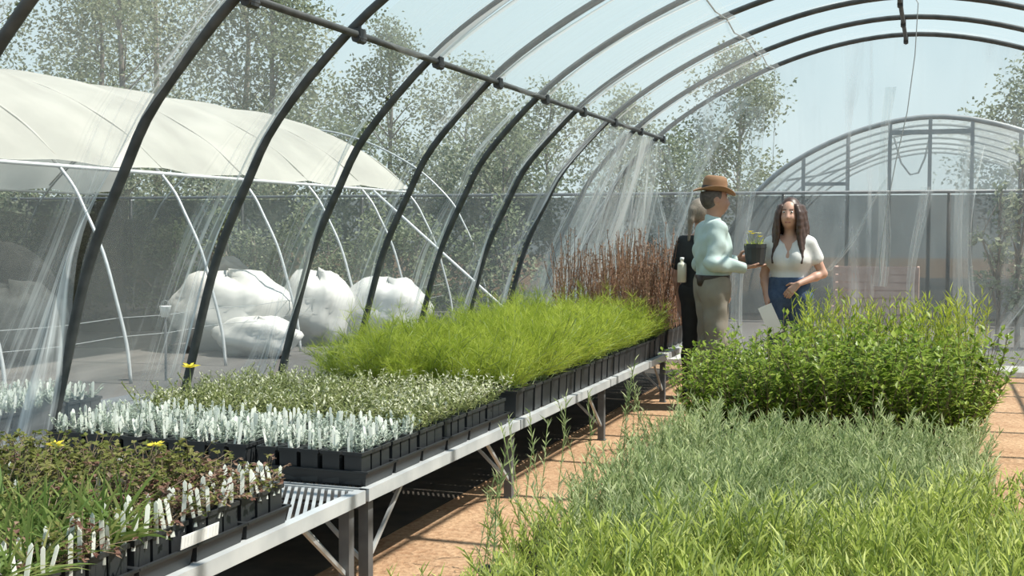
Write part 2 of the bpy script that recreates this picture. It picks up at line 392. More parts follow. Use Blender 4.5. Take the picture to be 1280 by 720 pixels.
fold((-2.45,YE,2.35), (-2.0,YE-.02,1.25), .07, 8, 2)
fold((-2.55,YE,1.9), (-2.3,YE-.02,.1), .16, 10, 12)
fold((-.14,YE,2.9), (-.22,YE-.02,.9), .11, 9, 3)
fold((-.12,YE,2.0), (-.70,YE-.03,1.05), .045, 8, 4)
fold((.2,YE,1.9), (.05,YE-.03,.3), .10, 9, 8)
fold((.62,YE,2.3), (.55,YE-.03,.1), .22, 10, 9)
fold((1.55,YE,1.55), (.80,YE-.18,.25), .07, 8, 5)
fold((1.8,YE,1.5), (1.02,YE-.22,.06), .30, 12, 6, amp=.05, spread=1.6)
fold((2.3,YE,1.8), (1.6,YE-.22,.03), .40, 12, 7, amp=.06, spread=1.5)
fold((-1.75,YE,2.86), (-2.42,YE-.03,1.25), .42, 12, 21, amp=.03, spread=.35)
# film bunched and hanging loose in the last bays
for k in range(15):
    y = 10.75+k*.13; t = k/14
    top = (-2.49+.03*RND.uniform(-1,1), y, 2.40); bot = (-3.34+.55*t+RND.uniform(-.04,.04), y-.45+.35*t, .45)
    fold(top, bot, .10+.05*RND.random(), 9, 30+k, parent=wl, amp=.018, name='gathered_film', wdir=(.45,.9,0), spread=2.1)
# cord hanging from the ridge
g = G(); g.tube([(.0,9.0,3.34), (.17,9.0,3.06), (.155,9.0,2.7), (.11,9.0,2.3), (.04,9.0,1.96), (-.02,9.0,1.6), (-.06,9.0,1.25), (-.05,9.0,1.1)], .0035, 5)
part('cord', g, 'wire', frame, label='thin grey cord dangling from the ridge pipe')
g = G(); g.tube([(-1.28,12.66,3.12), (-1.275,12.66,2.6), (-1.29,12.66,2.1)], .003, 5)
part('wire_end', g, 'wire', frame)

# ------------------------------------------------------------------ benches
BX0, BX1, BZ = -3.40, -1.80, .42
def bench(y0, y1, legs, label):
    t = thing('nursery_bench', label, 'bench', (BX0, y0, 0), group='mesh-top benches along the film wall')
    Lx, Ly = BX1-BX0, y1-y0
    # rails: C-section edge angles
    for (x0, x1) in ((0, .012), (Lx-.012, Lx)):
        g = G(); g.box((x0, 0, BZ-.052), (x1, Ly, BZ)); g.box((x0-.03 if x0 else x1, 0, BZ-.010), (x0 if x0 else x1+.03, Ly, BZ-.0005)); part('side_rail', g, 'rail_metal', t)
    for yy in (0, Ly-.012):
        g = G(); g.box((.013, yy, BZ-.055), (Lx-.013, yy+.012, BZ-.001)); part('end_rail', g, 'galvanized', t)
    g = G(); st = .030; k = -Ly*.5
    while k < Lx:   # slanting strands of the expanded-metal top
        p, q = None, None
        y_a, y_b = .013, Ly-.013
        x_a, x_b = k+(Ly-y_a)*.5, k+(Ly-y_b)*.5
        lo, hi = .014, Lx-.014
        def cl(xa, ya, xb, yb):
            pts = []
            for tt in np.linspace(0, 1, 2): pass
            dx, dy = xb-xa, yb-ya; t0, t1 = 0., 1.
            for (den, num0, num1) in ((dx, lo-xa, hi-xa),):
                if abs(den) > 1e-9:
                    a_, b_ = sorted((num0/den, num1/den)); t0, t1 = max(t0, a_), min(t1, b_)
            return (t0, t1)
        t0, t1 = cl(x_a, y_a, x_b, y_b)
        if t1-t0 > .005:
            A = (x_a+(x_b-x_a)*t0, y_a+(y_b-y_a)*t0, BZ-.009); B = (x_a+(x_b-x_a)*t1, y_a+(y_b-y_a)*t1, BZ-.009)
            g.bar(A, B, .013, .006)
        k += st
    for yy in np.arange(.3, Ly-.1, .45): g.box((.014, yy-.01, BZ-.04), (Lx-.014, yy+.01, BZ-.0125))
    part('mesh_top', g, 'galvanized', t, label='expanded metal bench top of slanting strands')['kind'] = 'stuff'
    for ly in legs:
        yy = ly-y0
        for lx, sgn in ((.05, 1), (Lx-.05, -1)):
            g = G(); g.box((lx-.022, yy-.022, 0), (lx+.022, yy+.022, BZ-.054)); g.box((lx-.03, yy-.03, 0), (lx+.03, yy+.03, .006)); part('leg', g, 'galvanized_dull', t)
            yb = yy-.36 if yy > .5 else yy+.36
            g = G(); g.bar((lx, yy, .09), (lx, yb, BZ-.054), .015, .015); part('brace', g, 'galvanized', t)
            g = G(); g.bar((lx, yy, .09), (lx+sgn*.30, yy, BZ-.054), .015, .015); part('brace', g, 'galvanized', t)
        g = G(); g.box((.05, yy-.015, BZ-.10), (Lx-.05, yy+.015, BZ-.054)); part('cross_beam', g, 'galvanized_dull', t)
    return t
bench(2.1, 4.26, (2.25, 4.19), 'galvanized bench carrying the bronze-leaved seedlings, end of its mesh top bare')
bench(4.29, 6.14, (4.36, 6.10), 'galvanized bench carrying the silvery seedlings with crowded white tags')
bench(6.16, 8.06, (8.02,), 'galvanized bench carrying the front half of the feathery lime plants')
bench(8.08, 10.04, (10.0,), 'galvanized bench carrying the back half of the feathery lime plants')
bench(10.06, 12.0, (11.94,), 'galvanized bench carrying the tall rusty dry stalks')

# ------------------------------------------------------------------ pots, trays, seedlings
def square_pot(w, h, taper=.82, lip=.006):
    g = G(); a, b = w/2*taper, w/2
    def ring(r, z): 
        i = len(g.v); g.v.extend([(-r,-r,z),(r,-r,z),(r,r,z),(-r,r,z)]); return i
    def join(i, j, mi=0):
        for k in range(4): g.f.append((i+k, i+(k+1) % 4, j+(k+1) % 4, j+k)); g.m.append(mi)
    r0 = ring(a, 0); r1 = ring(b-lip, h-.014); r2 = ring(b, h-.014); r3 = ring(b, h); r4 = ring(b-lip, h); r5 = ring(b-lip-.004, h-.014)
    g.f.append((r0+3, r0+2, r0+1, r0)); g.m.append(0)
    join(r0, r1); join(r1, r2); join(r2, r3); join(r3, r4); join(r4, r5)
    g.f.append((r5, r5+1, r5+2, r5+3)); g.m.append(1)
    return g.mesh('pot', ['pot_plastic', 'potting_soil'])
def round_pot(r, h, n=14):
    g = G(); pr = [(r*.80, 0), (r*.97, h-.03), (r, h-.03), (r, h), (r*.93, h), (r*.90, h-.025)]
    for rr, z in pr:
        for k in range(n): g.v.append((rr*math.cos(2*PI*k/n), rr*math.sin(2*PI*k/n), z))
    for i in range(len(pr)-1):
        for k in range(n): g.f.append((i*n+k, i*n+(k+1) % n, (i+1)*n+(k+1) % n, (i+1)*n+k)); g.m.append(0)
    g.f.append(tuple(reversed(range(n)))); g.m.append(0)
    g.f.append(tuple((len(pr)-1)*n+k for k in range(n))); g.m.append(1)
    return g.mesh('pot', ['pot_plastic', 'potting_soil'])
def tray_mesh(lx, ly, h):
    g = G(); t = .004; f = .012
    g.box((-lx/2+f, -ly/2+f, 0), (lx/2-f, ly/2-f, t))
    for s in (-1, 1):   # slightly flared walls with a rolled rim
        for (p, q) in (((-lx/2+f, s*(ly/2-f)), (lx/2-f, s*(ly/2-f))),):
            i = len(g.v); yo, yi = s*(ly/2-.004), s*(ly/2-f)
            g.v += [(-lx/2+f, yi, 0), (lx/2-f, yi, 0), (lx/2-.004, yo, h), (-lx/2+.004, yo, h), (-lx/2+f, yi-s*.003, 0.002), (lx/2-f, yi-s*.003, 0.002), (lx/2-.007, yo-s*.003, h), (-lx/2+.007, yo-s*.003, h)]
            for qd in ((0,1,2,3), (7,6,5,4), (3,2,6,7)): g.f.append(tuple(i+k for k in qd)); g.m.append(0)
        i = len(g.v); xo, xi = s*(lx/2-.004), s*(lx/2-f)
        g.v += [(xi, -ly/2+f, 0), (xi, ly/2-f, 0), (xo, ly/2-.004, h), (xo, -ly/2+.004, h), (xi-s*.003, -ly/2+f, .002), (xi-s*.003, ly/2-f, .002), (xo-s*.003, ly/2-.007, h), (xo-s*.003, -ly/2+.007, h)]
        for qd in ((3,2,1,0), (4,5,6,7), (7,6,2,3)): g.f.append(tuple(i+k for k in qd)); g.m.append(0)
        g.box((-lx/2-.004, s*ly/2-.006, h-.004), (lx/2+.004, s*ly/2+.006, h+.004)); g.box((s*lx/2-.006, -ly/2-.004, h-.004), (s*lx/2+.006, ly/2+.004, h+.004))
    return g.mesh('tray', ['black_plastic'])
TRAY = tray_mesh(.53, .275, .058)
POT9 = square_pot(.090, .132, .86)
POT14 = square_pot(.15, .15, .86)
POT16 = round_pot(.08, .16)
POT20 = round_pot(.095, .19)
g = G(); g.box((-.008, -.0012, -.02), (.008, .0012, .085)); i = len(g.v)
g.v += [(-.008,-.0012,.085), (.008,-.0012,.085), (0,-.0012,.093), (-.008,.0012,.085), (.008,.0012,.085), (0,.0012,.093)]
g.f += [(i,i+1,i+2), (i+5,i+4,i+3), (i,i+2,i+5,i+3), (i+1,i+4,i+5,i+2)]; g.m += [0]*4
TAGM = g.mesh('plant_tag', ['white_tag'])
U = RND.uniform
def rdir(zlo=.2, zhi=1.):
    a = U(0, 2*PI); z = U(zlo, zhi); r = math.sqrt(max(0, 1-z*z)); return Vector((r*math.cos(a), r*math.sin(a), z))
def f_bronze(red):   # low mound of toothed three-part leaves on short stalks
    g = G()
    for _ in range(40):
        d = rdir(.3, .99); L = U(.06, .19); p = Vector((U(-.02,.02), U(-.02,.02), 0)); q = p+d*L+Vector((0,0,-.02*(1-d.z)))
        g.tube([p, p+d*L*.5+Vector((0,0,.01)), q], .0016, 3, 1, False)
        mi = 2 if RND.random() < red else 0
        for a in (-.9, 0, .9):
            dd = Vector((d.x, d.y, .05)).normalized(); dd = Matrix.Rotation(a, 3, 'Z') @ dd
            g.leaf(q, dd+Vector((0,0,U(-.7,.5))), (U(-.5,.5),U(-.5,.5),1), U(.022,.038), U(.016,.026), U(-.1,.3), mi)
    return g.mesh('foliage', ['leaf_bronze', 'stem_brown', 'leaf_red'])
def f_strappy():
    g = G()
    for _ in range(26): g.blade((U(-.02,.02), U(-.02,.02), 0), rdir(.45, 1), U(.12,.24), U(.008,.014), U(.5,1.4), 4)
    return g.mesh('foliage', ['leaf_strappy'])
def f_silver():
    g = G()
    for _ in range(9):
        d = rdir(.5, 1); L = U(.04,.11); g.tube([(0,0,0), d*L], .0014, 3, 0, False)
        for k in range(7):
            p = d*L*(.25+.12*k); g.leaf(p, rdir(-.1,.8), (0,0,1), U(.014,.026), U(.007,.012), .2)
    return g.mesh('foliage', ['leaf_silver'])
def f_olive(cream):
    g = G()
    for _ in range(10):
        d = (rdir(.6, 1)); L = U(.08,.19); b = Vector((U(-.025,.025), U(-.025,.025), 0)); g.tube([b, b+d*L], .0014, 3, 0, False)
        for k in range(9):
            p = b+d*L*(.15+.1*k); g.leaf(p, rdir(-.1,.9), (0,0,1), U(.018,.034), U(.007,.012), .2, 1 if (k > 5 and RND.random() < cream) else 0)
    return g.mesh('foliage', ['leaf_olive', 'leaf_cream'])
def f_feather():     # thread-leaved plume
    g = G()
    for _ in range(16):
        d = rdir(.62, 1); L = U(.20,.40); p = Vector((U(-.04,.04), U(-.04,.04), 0)); pts = [p.copy()]
        for k in range(6):
            p = p+d*L/6; pts.append(p.copy()); d = (d+Vector((U(-.1,.1), U(-.1,.1), -.07))).normalized()
        g.tube(pts, .0018, 3, 1, False)
        for k in range(1, 7):
            for _ in range(10):
                g.blade(pts[k], (pts[k]-pts[k-1]).normalized()*.7+rdir(-.3,1)*.9, U(.05,.12), .0024, U(.2,.7), 2)
    return g.mesh('foliage', ['leaf_feather', 'stem_green'])
def f_stalks():      # dry rusty seed stalks
    g = G()
    for _ in range(15):
        d = rdir(.975, 1); L = U(.45,.92); p = Vector((U(-.06,.06), U(-.06,.06), 0)); pts = [p.copy()]
        for k in range(5): p = p+d*L/5; pts.append(p.copy()); d = (d+Vector((U(-.04,.04), U(-.04,.04), .03))).normalized()
        g.tube(pts, .003, 3, 1, False)
        for k in range(26):
            t = U(.15,1.); i = min(int(t*5), 4); q = pts[i].lerp(pts[i+1], t*5-i)
            g.leaf(q, rdir(.3,.98), rdir(-1,1), U(.015,.04), U(.005,.011), .3)
    return g.mesh('foliage', ['leaf_rust', 'stem_rust'])
def f_shrub(h, mat):   # leafy broad shrub
    g = G()
    for _ in range(20):
        d = rdir(.68, 1); L = h*U(.55,1.05); p = Vector((U(-.04,.04), U(-.04,.04), 0)); pts = [p.copy()]
        for k in range(5): p = p+d*L/5; pts.append(p.copy()); d = (d+Vector((U(-.16,.16), U(-.16,.16), .14))).normalized()
        g.tube(pts, [.004,.0035,.003,.0025,.002,.0015], 3, 1, False)
        for k in range(30):
            t = U(.12,1.); i = min(int(t*5), 4); q = pts[i].lerp(pts[i+1], t*5-i)
            dd = rdir(-.15,.85); g.leaf(q+dd*.012, dd, (0,0,1), U(.04,.07), U(.022,.036), U(.0,.3))
    return g.mesh('foliage', [mat, 'stem_brown'])
def f_spear(h, mat, nst=17, lw=.0065, ll=(.032,.068), open_=.86):  # upright stems clothed in narrow leaves
    g = G()
    for _ in range(nst):
        d = rdir(open_, 1); L = h*U(.6,1.05); p = Vector((U(-.06,.06), U(-.06,.06), 0)); pts = [p.copy()]
        for k in range(4): p = p+d*L/4; pts.append(p.copy()); d = (d+Vector((U(-.08,.08), U(-.08,.08), .03))).normalized()
        g.tube(pts, .002, 3, 1, False)
        for k in range(30):
            t = (k+U(0,1))/30*.97+.02; i = min(int(t*4), 3); q = pts[i].lerp(pts[i+1], t*4-i)
            g.blade(q, (pts[i+1]-pts[i]).normalized()*.8+rdir(-.1,.7)*.75, U(*ll), lw*U(.8,1.4), U(.1,.6), 2)
    return g.mesh('foliage', [mat, 'stem_green'])

def plant(name, label, cat, group, loc, potm, pz, fol, with_tag=None, rot=None, sc=1, tagm=None):
    t = thing(name, label, cat, loc, U(-.06,.06) if rot is None else rot, group)
    link('pot', potm, t)
    f = link('foliage', fol, t, (0,0,pz), (0,0,U(0,6.28)), (sc, sc, sc*U(.88,1.1)))
    for (tx, ty, ts) in (with_tag or []):
        link('plant_tag', TAGM, t, (tx, ty, pz), (U(-.45,.0), U(-.15,.15), U(.1,1.1)), (.75*ts, 1, ts))
    return t
V_bronze = [f_bronze(.08) for _ in range(4)]; V_bred = [f_bronze(.75) for _ in range(3)]
V_strap = [f_strappy() for _ in range(3)]; V_silver = [f_silver() for _ in range(3)]
V_olive = [f_olive(.3) for _ in range(4)]; V_olcream = [f_olive(.9) for _ in range(3)]
V_feather = [f_feather() for _ in range(5)]; V_stalk = [f_stalks() for _ in range(4)]
pick = RND.choice
def tray_rows(ys, label, group):
    out = []
    for y in ys:
        for cx in (-2.085, -2.625, -3.155):
            t = link('seedling_tray', TRAY, None, (cx, y+.1375, BZ)); tag(t, label+(', at the bench rail' if cx > -2.2 else ', against the film' if cx < -3 else ', mid bench'), 'tray', group+(' at the rail' if cx > -2.2 else ' against the film' if cx < -3 else ' mid bench')); out.append((cx, y+.1375))
    return out
ROW = .287
# section a: bronze seedlings (bench with bare end)
for (cx, cy) in tray_rows([3.70-.275-ROW*k for k in range(5)], 'black tray full of bronze-leaved seedlings beside the bare mesh bench end', 'trays of bronze seedlings'):
    for i in range(5):
        for j in range(3):
            x = cx+(i-2)*.1; y = cy+(j-1)*.09
            near = x > -2.03
            tg = [(U(.030,.04), s_*U(.01,.035), U(.85,1.2)) for s_ in (-1, 1)] if near or RND.random() < .12 else None; fsc = .6 if x < -3.25 else 1
            if y < 3.0 and x > -2.6 and RND.random() < .75:
                plant('strappy_seedling', 'square pot of arching pale green strappy leaves '+('with two white tags' if near else 'without tags'), 'seedling', 'strappy seedlings '+('with tags' if near else 'without tags'), (x, y, BZ+.0045), POT9, .119, pick(V_strap), tg if near else None)
            else:
                redp = .75 if x > -2.12 else .05
                isred = RND.random() < redp; plant('bronze_seedling', 'square pot of low '+('reddish' if isred else 'green-bronze')+' toothed leaves '+('with two white tags along the bench rail' if near else 'with a single white tag' if tg else 'without any tag'), 'seedling', ('reddish' if isred else 'green-bronze')+' seedlings '+('with two tags' if near else 'with a tag' if tg else 'without tags'), (x, y, BZ+.0045), POT9, .119, pick(V_bred if isred else V_bronze), tg, sc=U(.7,.98)*(.75 if near else 1)*fsc)
# printed strip of tags leaning on a tray and yellow flowers
g = G(); g.box((-.001, -.1, 0), (.001, .1, .042))
for k in range(12): g.box((.001, -.098+k*.0165, .004), (.0016, -.086+k*.0165, .038))
o = part('label_strip', g, 'white_print', None, loc=(-1.8135, 3.14, BZ+.066), rot=(0, .12, 0)); tag(o, 'white strip of blank plant labels leaning on the black tray', 'label strip')
def flower_head(loc, s, label):
    t = thing('yellow_flower', label, 'flower', loc)
    g = G(); g.tube([(.01,0,.52-loc[2]), (0,0,0)], .002, 4); part('stem', g, 'stem_green', t)
    g = G()
    for k in range(14):
        a = k*2*PI/14; g.blade((0,0,0), (math.cos(a), math.sin(a), U(.1,.7)), s*U(.8,1.1), s*.3, .5, 2)
    part('petals', g, 'petal_yellow', t)
flower_head((-2.62, 3.45, .685), .04, 'spidery yellow flower standing over the bronze seedlings, farther from bare mesh')
flower_head((-2.32, 3.62, .675), .035, 'yellow flower among bronze seedlings next to the bare mesh end')
flower_head((-3.12, 5.0, .78), .05, 'yellow flower beside the film wall behind the white tags')
# section b: silver seedlings with crowded tags
for (cx, cy) in tray_rows([4.31, 4.31+ROW], 'black tray holding silvery seedlings bristling with white tags', 'trays of silvery seedlings'):
    for i in range(5):
        for j in range(3):
            edge = cx > -2.3 and i == 4; plant('silver_seedling', 'square pot of tiny silvery seedlings stuck with white plant tags'+(', on the bench rail edge' if edge else ', facing the bare mesh' if (cy < 4.5 and j == 0) else ', amid the trays'), 'seedling', 'silvery tagged seedlings'+(' at the rail' if edge else ' facing the bare mesh' if (cy < 4.5 and j == 0) else ' amid the trays'),
                  (cx+(i-2)*.1, cy+(j-1)*.09, BZ+.0045), POT9, .119, pick(V_silver), [(U(-.03,.03), U(-.03,.03), U(.7,1.15)) for _ in range(3)])
# section c: olive seedlings
for (cx, cy) in tray_rows([4.31+ROW*k for k in range(2, 6)], 'black tray holding olive-green twiggy seedlings', 'trays of olive seedlings'):
    for i in range(5):
        for j in range(3):
            x = cx+(i-2)*.1; y = cy+(j-1)*.09
            cream = x > -2.2 and RND.random() < .7; otag = y < 5.1 and RND.random() < .5; edge = x > -1.93
            plant('olive_seedling', 'square pot of upright olive-green twiggy seedlings'+(' with cream tips' if cream else '')+(' and a white tag' if otag else '')+(', at the bench rail' if edge else ''), 'seedling', 'olive seedlings'+(' with cream tips' if cream else '')+(' and a tag' if otag else '')+(' at the rail' if edge else ''),
                  (x, y, BZ+.0045), POT9, .119, pick(V_olcream if cream else V_olive), [(U(-.03,.03), U(-.03,.03), 1)] if otag else None)
# section d: feathery lime plants in square pots
y = 6.25
while y < 9.75:
    x = -1.91
    while x > -3.12:
        edge = x > -2.0; plant('feathery_plant', 'square black pot of feathery lime-green thread-leaved foliage '+('on the rail edge of the bench' if edge else 'against the film wall' if x < -2.95 else 'amid other feathery pots'), 'potted plant', 'feathery lime plants '+('on the rail edge' if edge else 'against the film' if x < -2.95 else 'amid the bench'), (x, y, BZ+.0005), POT14, .135, pick(V_feather), sc=U(.72,1.12)*(.75 if x < -2.95 else 1))
        x -= .165
    y += .165
# section e: rusty stalks
y = 9.98
while y < 11.3:
    x = -1.95
    while x > (-2.85 if y < 10.5 else -2.6):
        plant('rusty_stalk_plant', 'round black pot of tall dry rusty brown seed stalks', 'potted plant', 'rusty stalk plants', (x, y, BZ+.0005), POT16, .14, pick(V_stalk), sc=U(.85,1.05))
        x -= .2
    y += .2
for k, (x, y) in enumerate(((-1.93,11.45), (-1.93,11.66), (-2.13,11.5), (-2.13,11.72), (-1.94,11.88))):
    plant('spent_pot', 'round black pot with a few low spent stems at the bench end', 'potted plant', 'spent pots at the bench end', (x, y, BZ+.0005), POT16, .14, V_silver[0])

# ------------------------------------------------------------------ block of potted plants on the ground
V_spear = [f_spear(.36, 'leaf_spear') for _ in range(5)]
V_grey = [f_spear(.34, 'leaf_greygreen', 17, .006, (.03,.06), .8) for _ in range(5)]
V_weed = [f_spear(.62, 'leaf_greygreen', 3, .006, (.03,.055), .97) for _ in range(4)]
V_shrub = [f_shrub(.72, 'leaf_shrub') for _ in range(4)]
V_lime = [f_spear(.84, 'leaf_lime', 26, .008, (.05,.085), .93) for _ in range(4)]
y = 2.95
while y < 7.1:
    for i in range(10):
        x = -1.05+i*.19+U(-.02,.02)
        if x > .6 and y > 5.2: continue
        spear = (y < 4.75+.5*math.sin(x*2.3) and not (x < -.6 and y > 4.6))
        where = ' beside the bench aisle' if i == 0 else ' amid the plant block'
        if spear: plant('spear_leaf_plant', 'black pot of pale green upright stems with narrow spear leaves'+where, 'potted plant', 'spear-leaved plants'+where, (x, y, 0), POT16, .14, pick(V_spear), sc=U(.7,1.25)*(.85 if x < -.8 else 1))
        else: plant('grey_green_plant', 'black pot of dense grey-green narrow-leaved stems'+where, 'potted plant', 'grey-green plants'+where, (x, y, 0), POT16, .14, pick(V_grey), sc=U(.75,1.15))
    y += .19
for (x, y) in ((-1.30,4.35), (-1.27,4.75), (-1.33,5.1), (-1.25,5.6), (-1.3,6.2), (-1.22,6.7), (-1.2,3.9)):
    plant('weedy_stalk_plant', 'black pot with a few tall thin grey-green stalks at the edge of the aisle', 'potted plant', 'weedy stalks by the aisle', (x, y, 0), POT9, .119, pick(V_weed), sc=U(.8,1.1))
y = 7.5
while y < 9.3:
    for i in range(8):
        x = -1.10+i*.225+U(-.03,.03)
        if y > 8.75 and -.5 < x < .65: plant('willowy_lime_plant', 'black pot of tall yellow-green willowy stems behind the leafy shrubs', 'potted plant', 'willowy lime plants', (x, y, 0), POT20, .165, pick(V_lime), sc=U(.9,1.05))
        else: where = ' next to the grey-green plants' if y < 7.6 else ' beside the bench aisle' if i == 0 else ' amid the shrub block'; plant('leafy_shrub', 'black pot of bushy glossy green broad-leaved shrub'+where, 'potted plant', 'leafy shrubs'+where, (x, y, 0), POT20, .165, pick(V_shrub), sc=U(.85,1.08)*(.84 if x < -.45 else 1))
    y += .265

# ------------------------------------------------------------------ people (implicit surfaces meshed by surface nets)
solid('skin', (.50, .29, .21), (.46, .26, .19), 14, .5)
solid('skin_tan', (.36, .20, .14), (.32, .175, .12), 14, .5)
solid('mint_shirt', (.36, .45, .43), (.41, .50, .48), 7, .8, bump=.3)
solid('khaki_trousers', (.20, .175, .14), (.235, .21, .17), 9, .85, bump=.3)
solid('dark_leather', (.035, .022, .016), None, 9, .5)
solid('white_cotton', (.56, .545, .53), (.62, .61, .59), 9, .85, bump=.3)
solid('denim', (.035, .06, .115), (.055, .085, .15), 25, .85, bump=.3)
solid('black_cotton', (.012, .014, .014), (.02, .022, .022), 9, .85)
solid('hair_brown', (.035, .017, .012), (.065, .032, .022), 40, .45, stretch=(6, 6, .5))
solid('hair_grey', (.12, .10, .078), (.24, .205, .16), 40, .5, stretch=(6, 6, .5))
solid('hair_short', (.05, .04, .035), (.09, .075, .065), 40, .6)
solid('hat_felt', (.20, .105, .05), (.26, .145, .075), 8, .8)
solid('eye_white', (.75, .74, .72), None, 9, .3); solid('eye_dark', (.02, .013, .01), None, 9, .3); solid('lip', (.35, .13, .11), None, 9, .5)
solid('paper', (.80, .80, .79), (.76, .76, .75), 5, .7)
solid('cream_plastic', (.62, .60, .48), (.68, .66, .55), 5, .5)

class SDF:
    def __init__(s): s.p = []
    def cap(s, a, b, ra, rb=None, k=.03, sq=1., sub=False): s.p.append(('c', np.array(a, float), np.array(b, float), ra, ra if rb is None else rb, k, sq, sub)); return s
    def ell(s, c, r, k=.02, sub=False): s.p.append(('e', np.array(c, float), np.array(r, float), 0, 0, k, 1., sub)); return s
    def copy(s): t = SDF(); t.p = list(s.p); return t
    def grow(s, d):
        t = SDF()
        for q in s.p:
            q = list(q)
            if not q[7]:
                if q[0] == 'c': q[3] += d; q[4] += d
                else: q[2] = q[2]+d
            t.p.append(tuple(q))
        return t
    def mesh(s, name, mat, h=.008, cuts=(), scale=1., wr=0.):
        lo = np.full(3, 1e9); hi = -lo
        def bb(q):
            if q[0] == 'c':
                r = max(q[3], q[4])+.02; return np.minimum(q[1], q[2])-r, np.maximum(q[1], q[2])+r
            return q[1]-q[2]-.02, q[1]+q[2]+.02
        for q in s.p:
            if q[7]: continue
            a, b = bb(q); lo = np.minimum(lo, a); hi = np.maximum(hi, b)
        n = np.ceil((hi-lo)/h).astype(int)+3; lo = lo-h
        D = np.full(n, 1.0, np.float32)
        ax = [(lo[i]+h*np.arange(n[i])).astype(np.float32) for i in range(3)]
        for q in s.p:
            a, b = bb(q); pad = q[5]+.03
            i0 = np.clip(np.floor((a-pad-lo)/h).astype(int), 0, n); i1 = np.clip(np.ceil((b+pad-lo)/h).astype(int)+1, 0, n)
            if (i1 <= i0).any(): continue
            X, Y, Z = np.meshgrid(ax[0][i0[0]:i1[0]], ax[1][i0[1]:i1[1]], ax[2][i0[2]:i1[2]], indexing='ij')
            if q[0] == 'c':
                A, B = q[1].copy(), q[2].copy(); sq = q[6]
                yc = (A[1]+B[1])/2; Ys = (Y-yc)/sq; A[1] = (A[1]-yc)/sq; B[1] = (B[1]-yc)/sq
                ab = B-A; L2 = float(ab @ ab)+1e-9
                t = np.clip(((X-A[0])*ab[0]+(Ys-A[1])*ab[1]+(Z-A[2])*ab[2])/L2, 0, 1)
                d = np.sqrt((X-A[0]-t*ab[0])**2+(Ys-A[1]-t*ab[1])**2+(Z-A[2]-t*ab[2])**2)-(q[3]+(q[4]-q[3])*t)
            else:
                c, r = q[1], q[2]
                k0 = np.sqrt(((X-c[0])/r[0])**2+((Y-c[1])/r[1])**2+((Z-c[2])/r[2])**2)
                d = (k0-1)*float(min(r))
            w = (slice(i0[0], i1[0]), slice(i0[1], i1[1]), slice(i0[2], i1[2])); k = q[5]
            if q[7]: D[w] = np.maximum(D[w], -d)
            else:
                hh = np.clip(.5+.5*(d-D[w])/k, 0, 1); D[w] = d*(1-hh)+D[w]*hh-k*hh*(1-hh)
        if wr:   # cloth folds
            X, Y, Z = ax[0][:,None,None], ax[1][None,:,None], ax[2][None,None,:]
            D = D+wr*(np.sin(34*X+21*Z+np.sin(17*Y+9*Z)*1.5)*.5+np.sin(27*Y-31*Z+np.sin(14*X)*2)*.6+np.sin(52*Z+19*X+np.sin(23*Y)*1.4)*.35).astype(np.float32)
        for (pt, nr) in cuts:
            pl = (ax[0][:,None,None]-pt[0])*nr[0]+(ax[1][None,:,None]-pt[1])*nr[1]+(ax[2][None,None,:]-pt[2])*nr[2]
            D = np.maximum(D, pl)
        S_ = D < 0; m = np.array(D.shape)-1
        cnt = np.zeros(m, int); acc = np.zeros(tuple(m)+(3,), np.float32); ec = np.zeros(m, np.float32)
        cs = [(i, j, k) for i in (0,1) for j in (0,1) for k in (0,1)]
        def sl(c): return tuple(slice(c[i], c[i]+m[i]) for i in range(3))
        for c in cs: cnt += S_[sl(c)]
        act = (cnt > 0) & (cnt < 8)
        for c in cs:
            for a in range(3):
                if c[a]: continue
                c2 = list(c); c2[a] = 1
                d0, d1 = D[sl(c)], D[sl(tuple(c2))]; cross = act & ((d0 < 0) != (d1 < 0))
                if not cross.any(): continue
                t = d0[cross]/(d0[cross]-d1[cross]); base = np.array(c, np.float32)[None].repeat(len(t), 0); base[:,a] += t
                acc[cross] += base; ec[cross] += 1
        idx = np.full(m, -1); idx[act] = np.arange(act.sum())
        co = (np.argwhere(act)+acc[act]/ec[act][:,None])*h+lo
        faces = []
        for a in range(3):
            b, c = (a+1) % 3, (a+2) % 3
            s0 = [slice(1, m[i]) for i in range(3)]; s0[a] = slice(0, m[a]); s1 = list(s0); s1[a] = slice(1, m[a]+1)
            A, B = S_[tuple(s0)], S_[tuple(s1)]; ch = np.argwhere(A != B)
            if not len(ch): continue
            off = np.array([1,1,1]); off[a] = 0; p = ch+off
            e1 = np.zeros(3, int); e1[b] = 1; e2 = np.zeros(3, int); e2[c] = 1
            gi = lambda q: idx[q[:,0], q[:,1], q[:,2]]
            f = np.stack([gi(p-e1-e2), gi(p-e2), gi(p), gi(p-e1)], 1)
            fl = ~A[A != B] if False else ~A[tuple(ch.T)]
            f[fl] = f[fl][:,::-1]; faces.append(f)
        F_ = np.concatenate(faces); F_ = F_[(F_ >= 0).all(1)]
        me = bpy.data.meshes.new(name); me.from_pydata((co*scale).tolist(), [], F_.tolist()); me.materials.append(MATS[mat])
        me.polygons.foreach_set('use_smooth', [True]*len(F_)); me.update(); return me

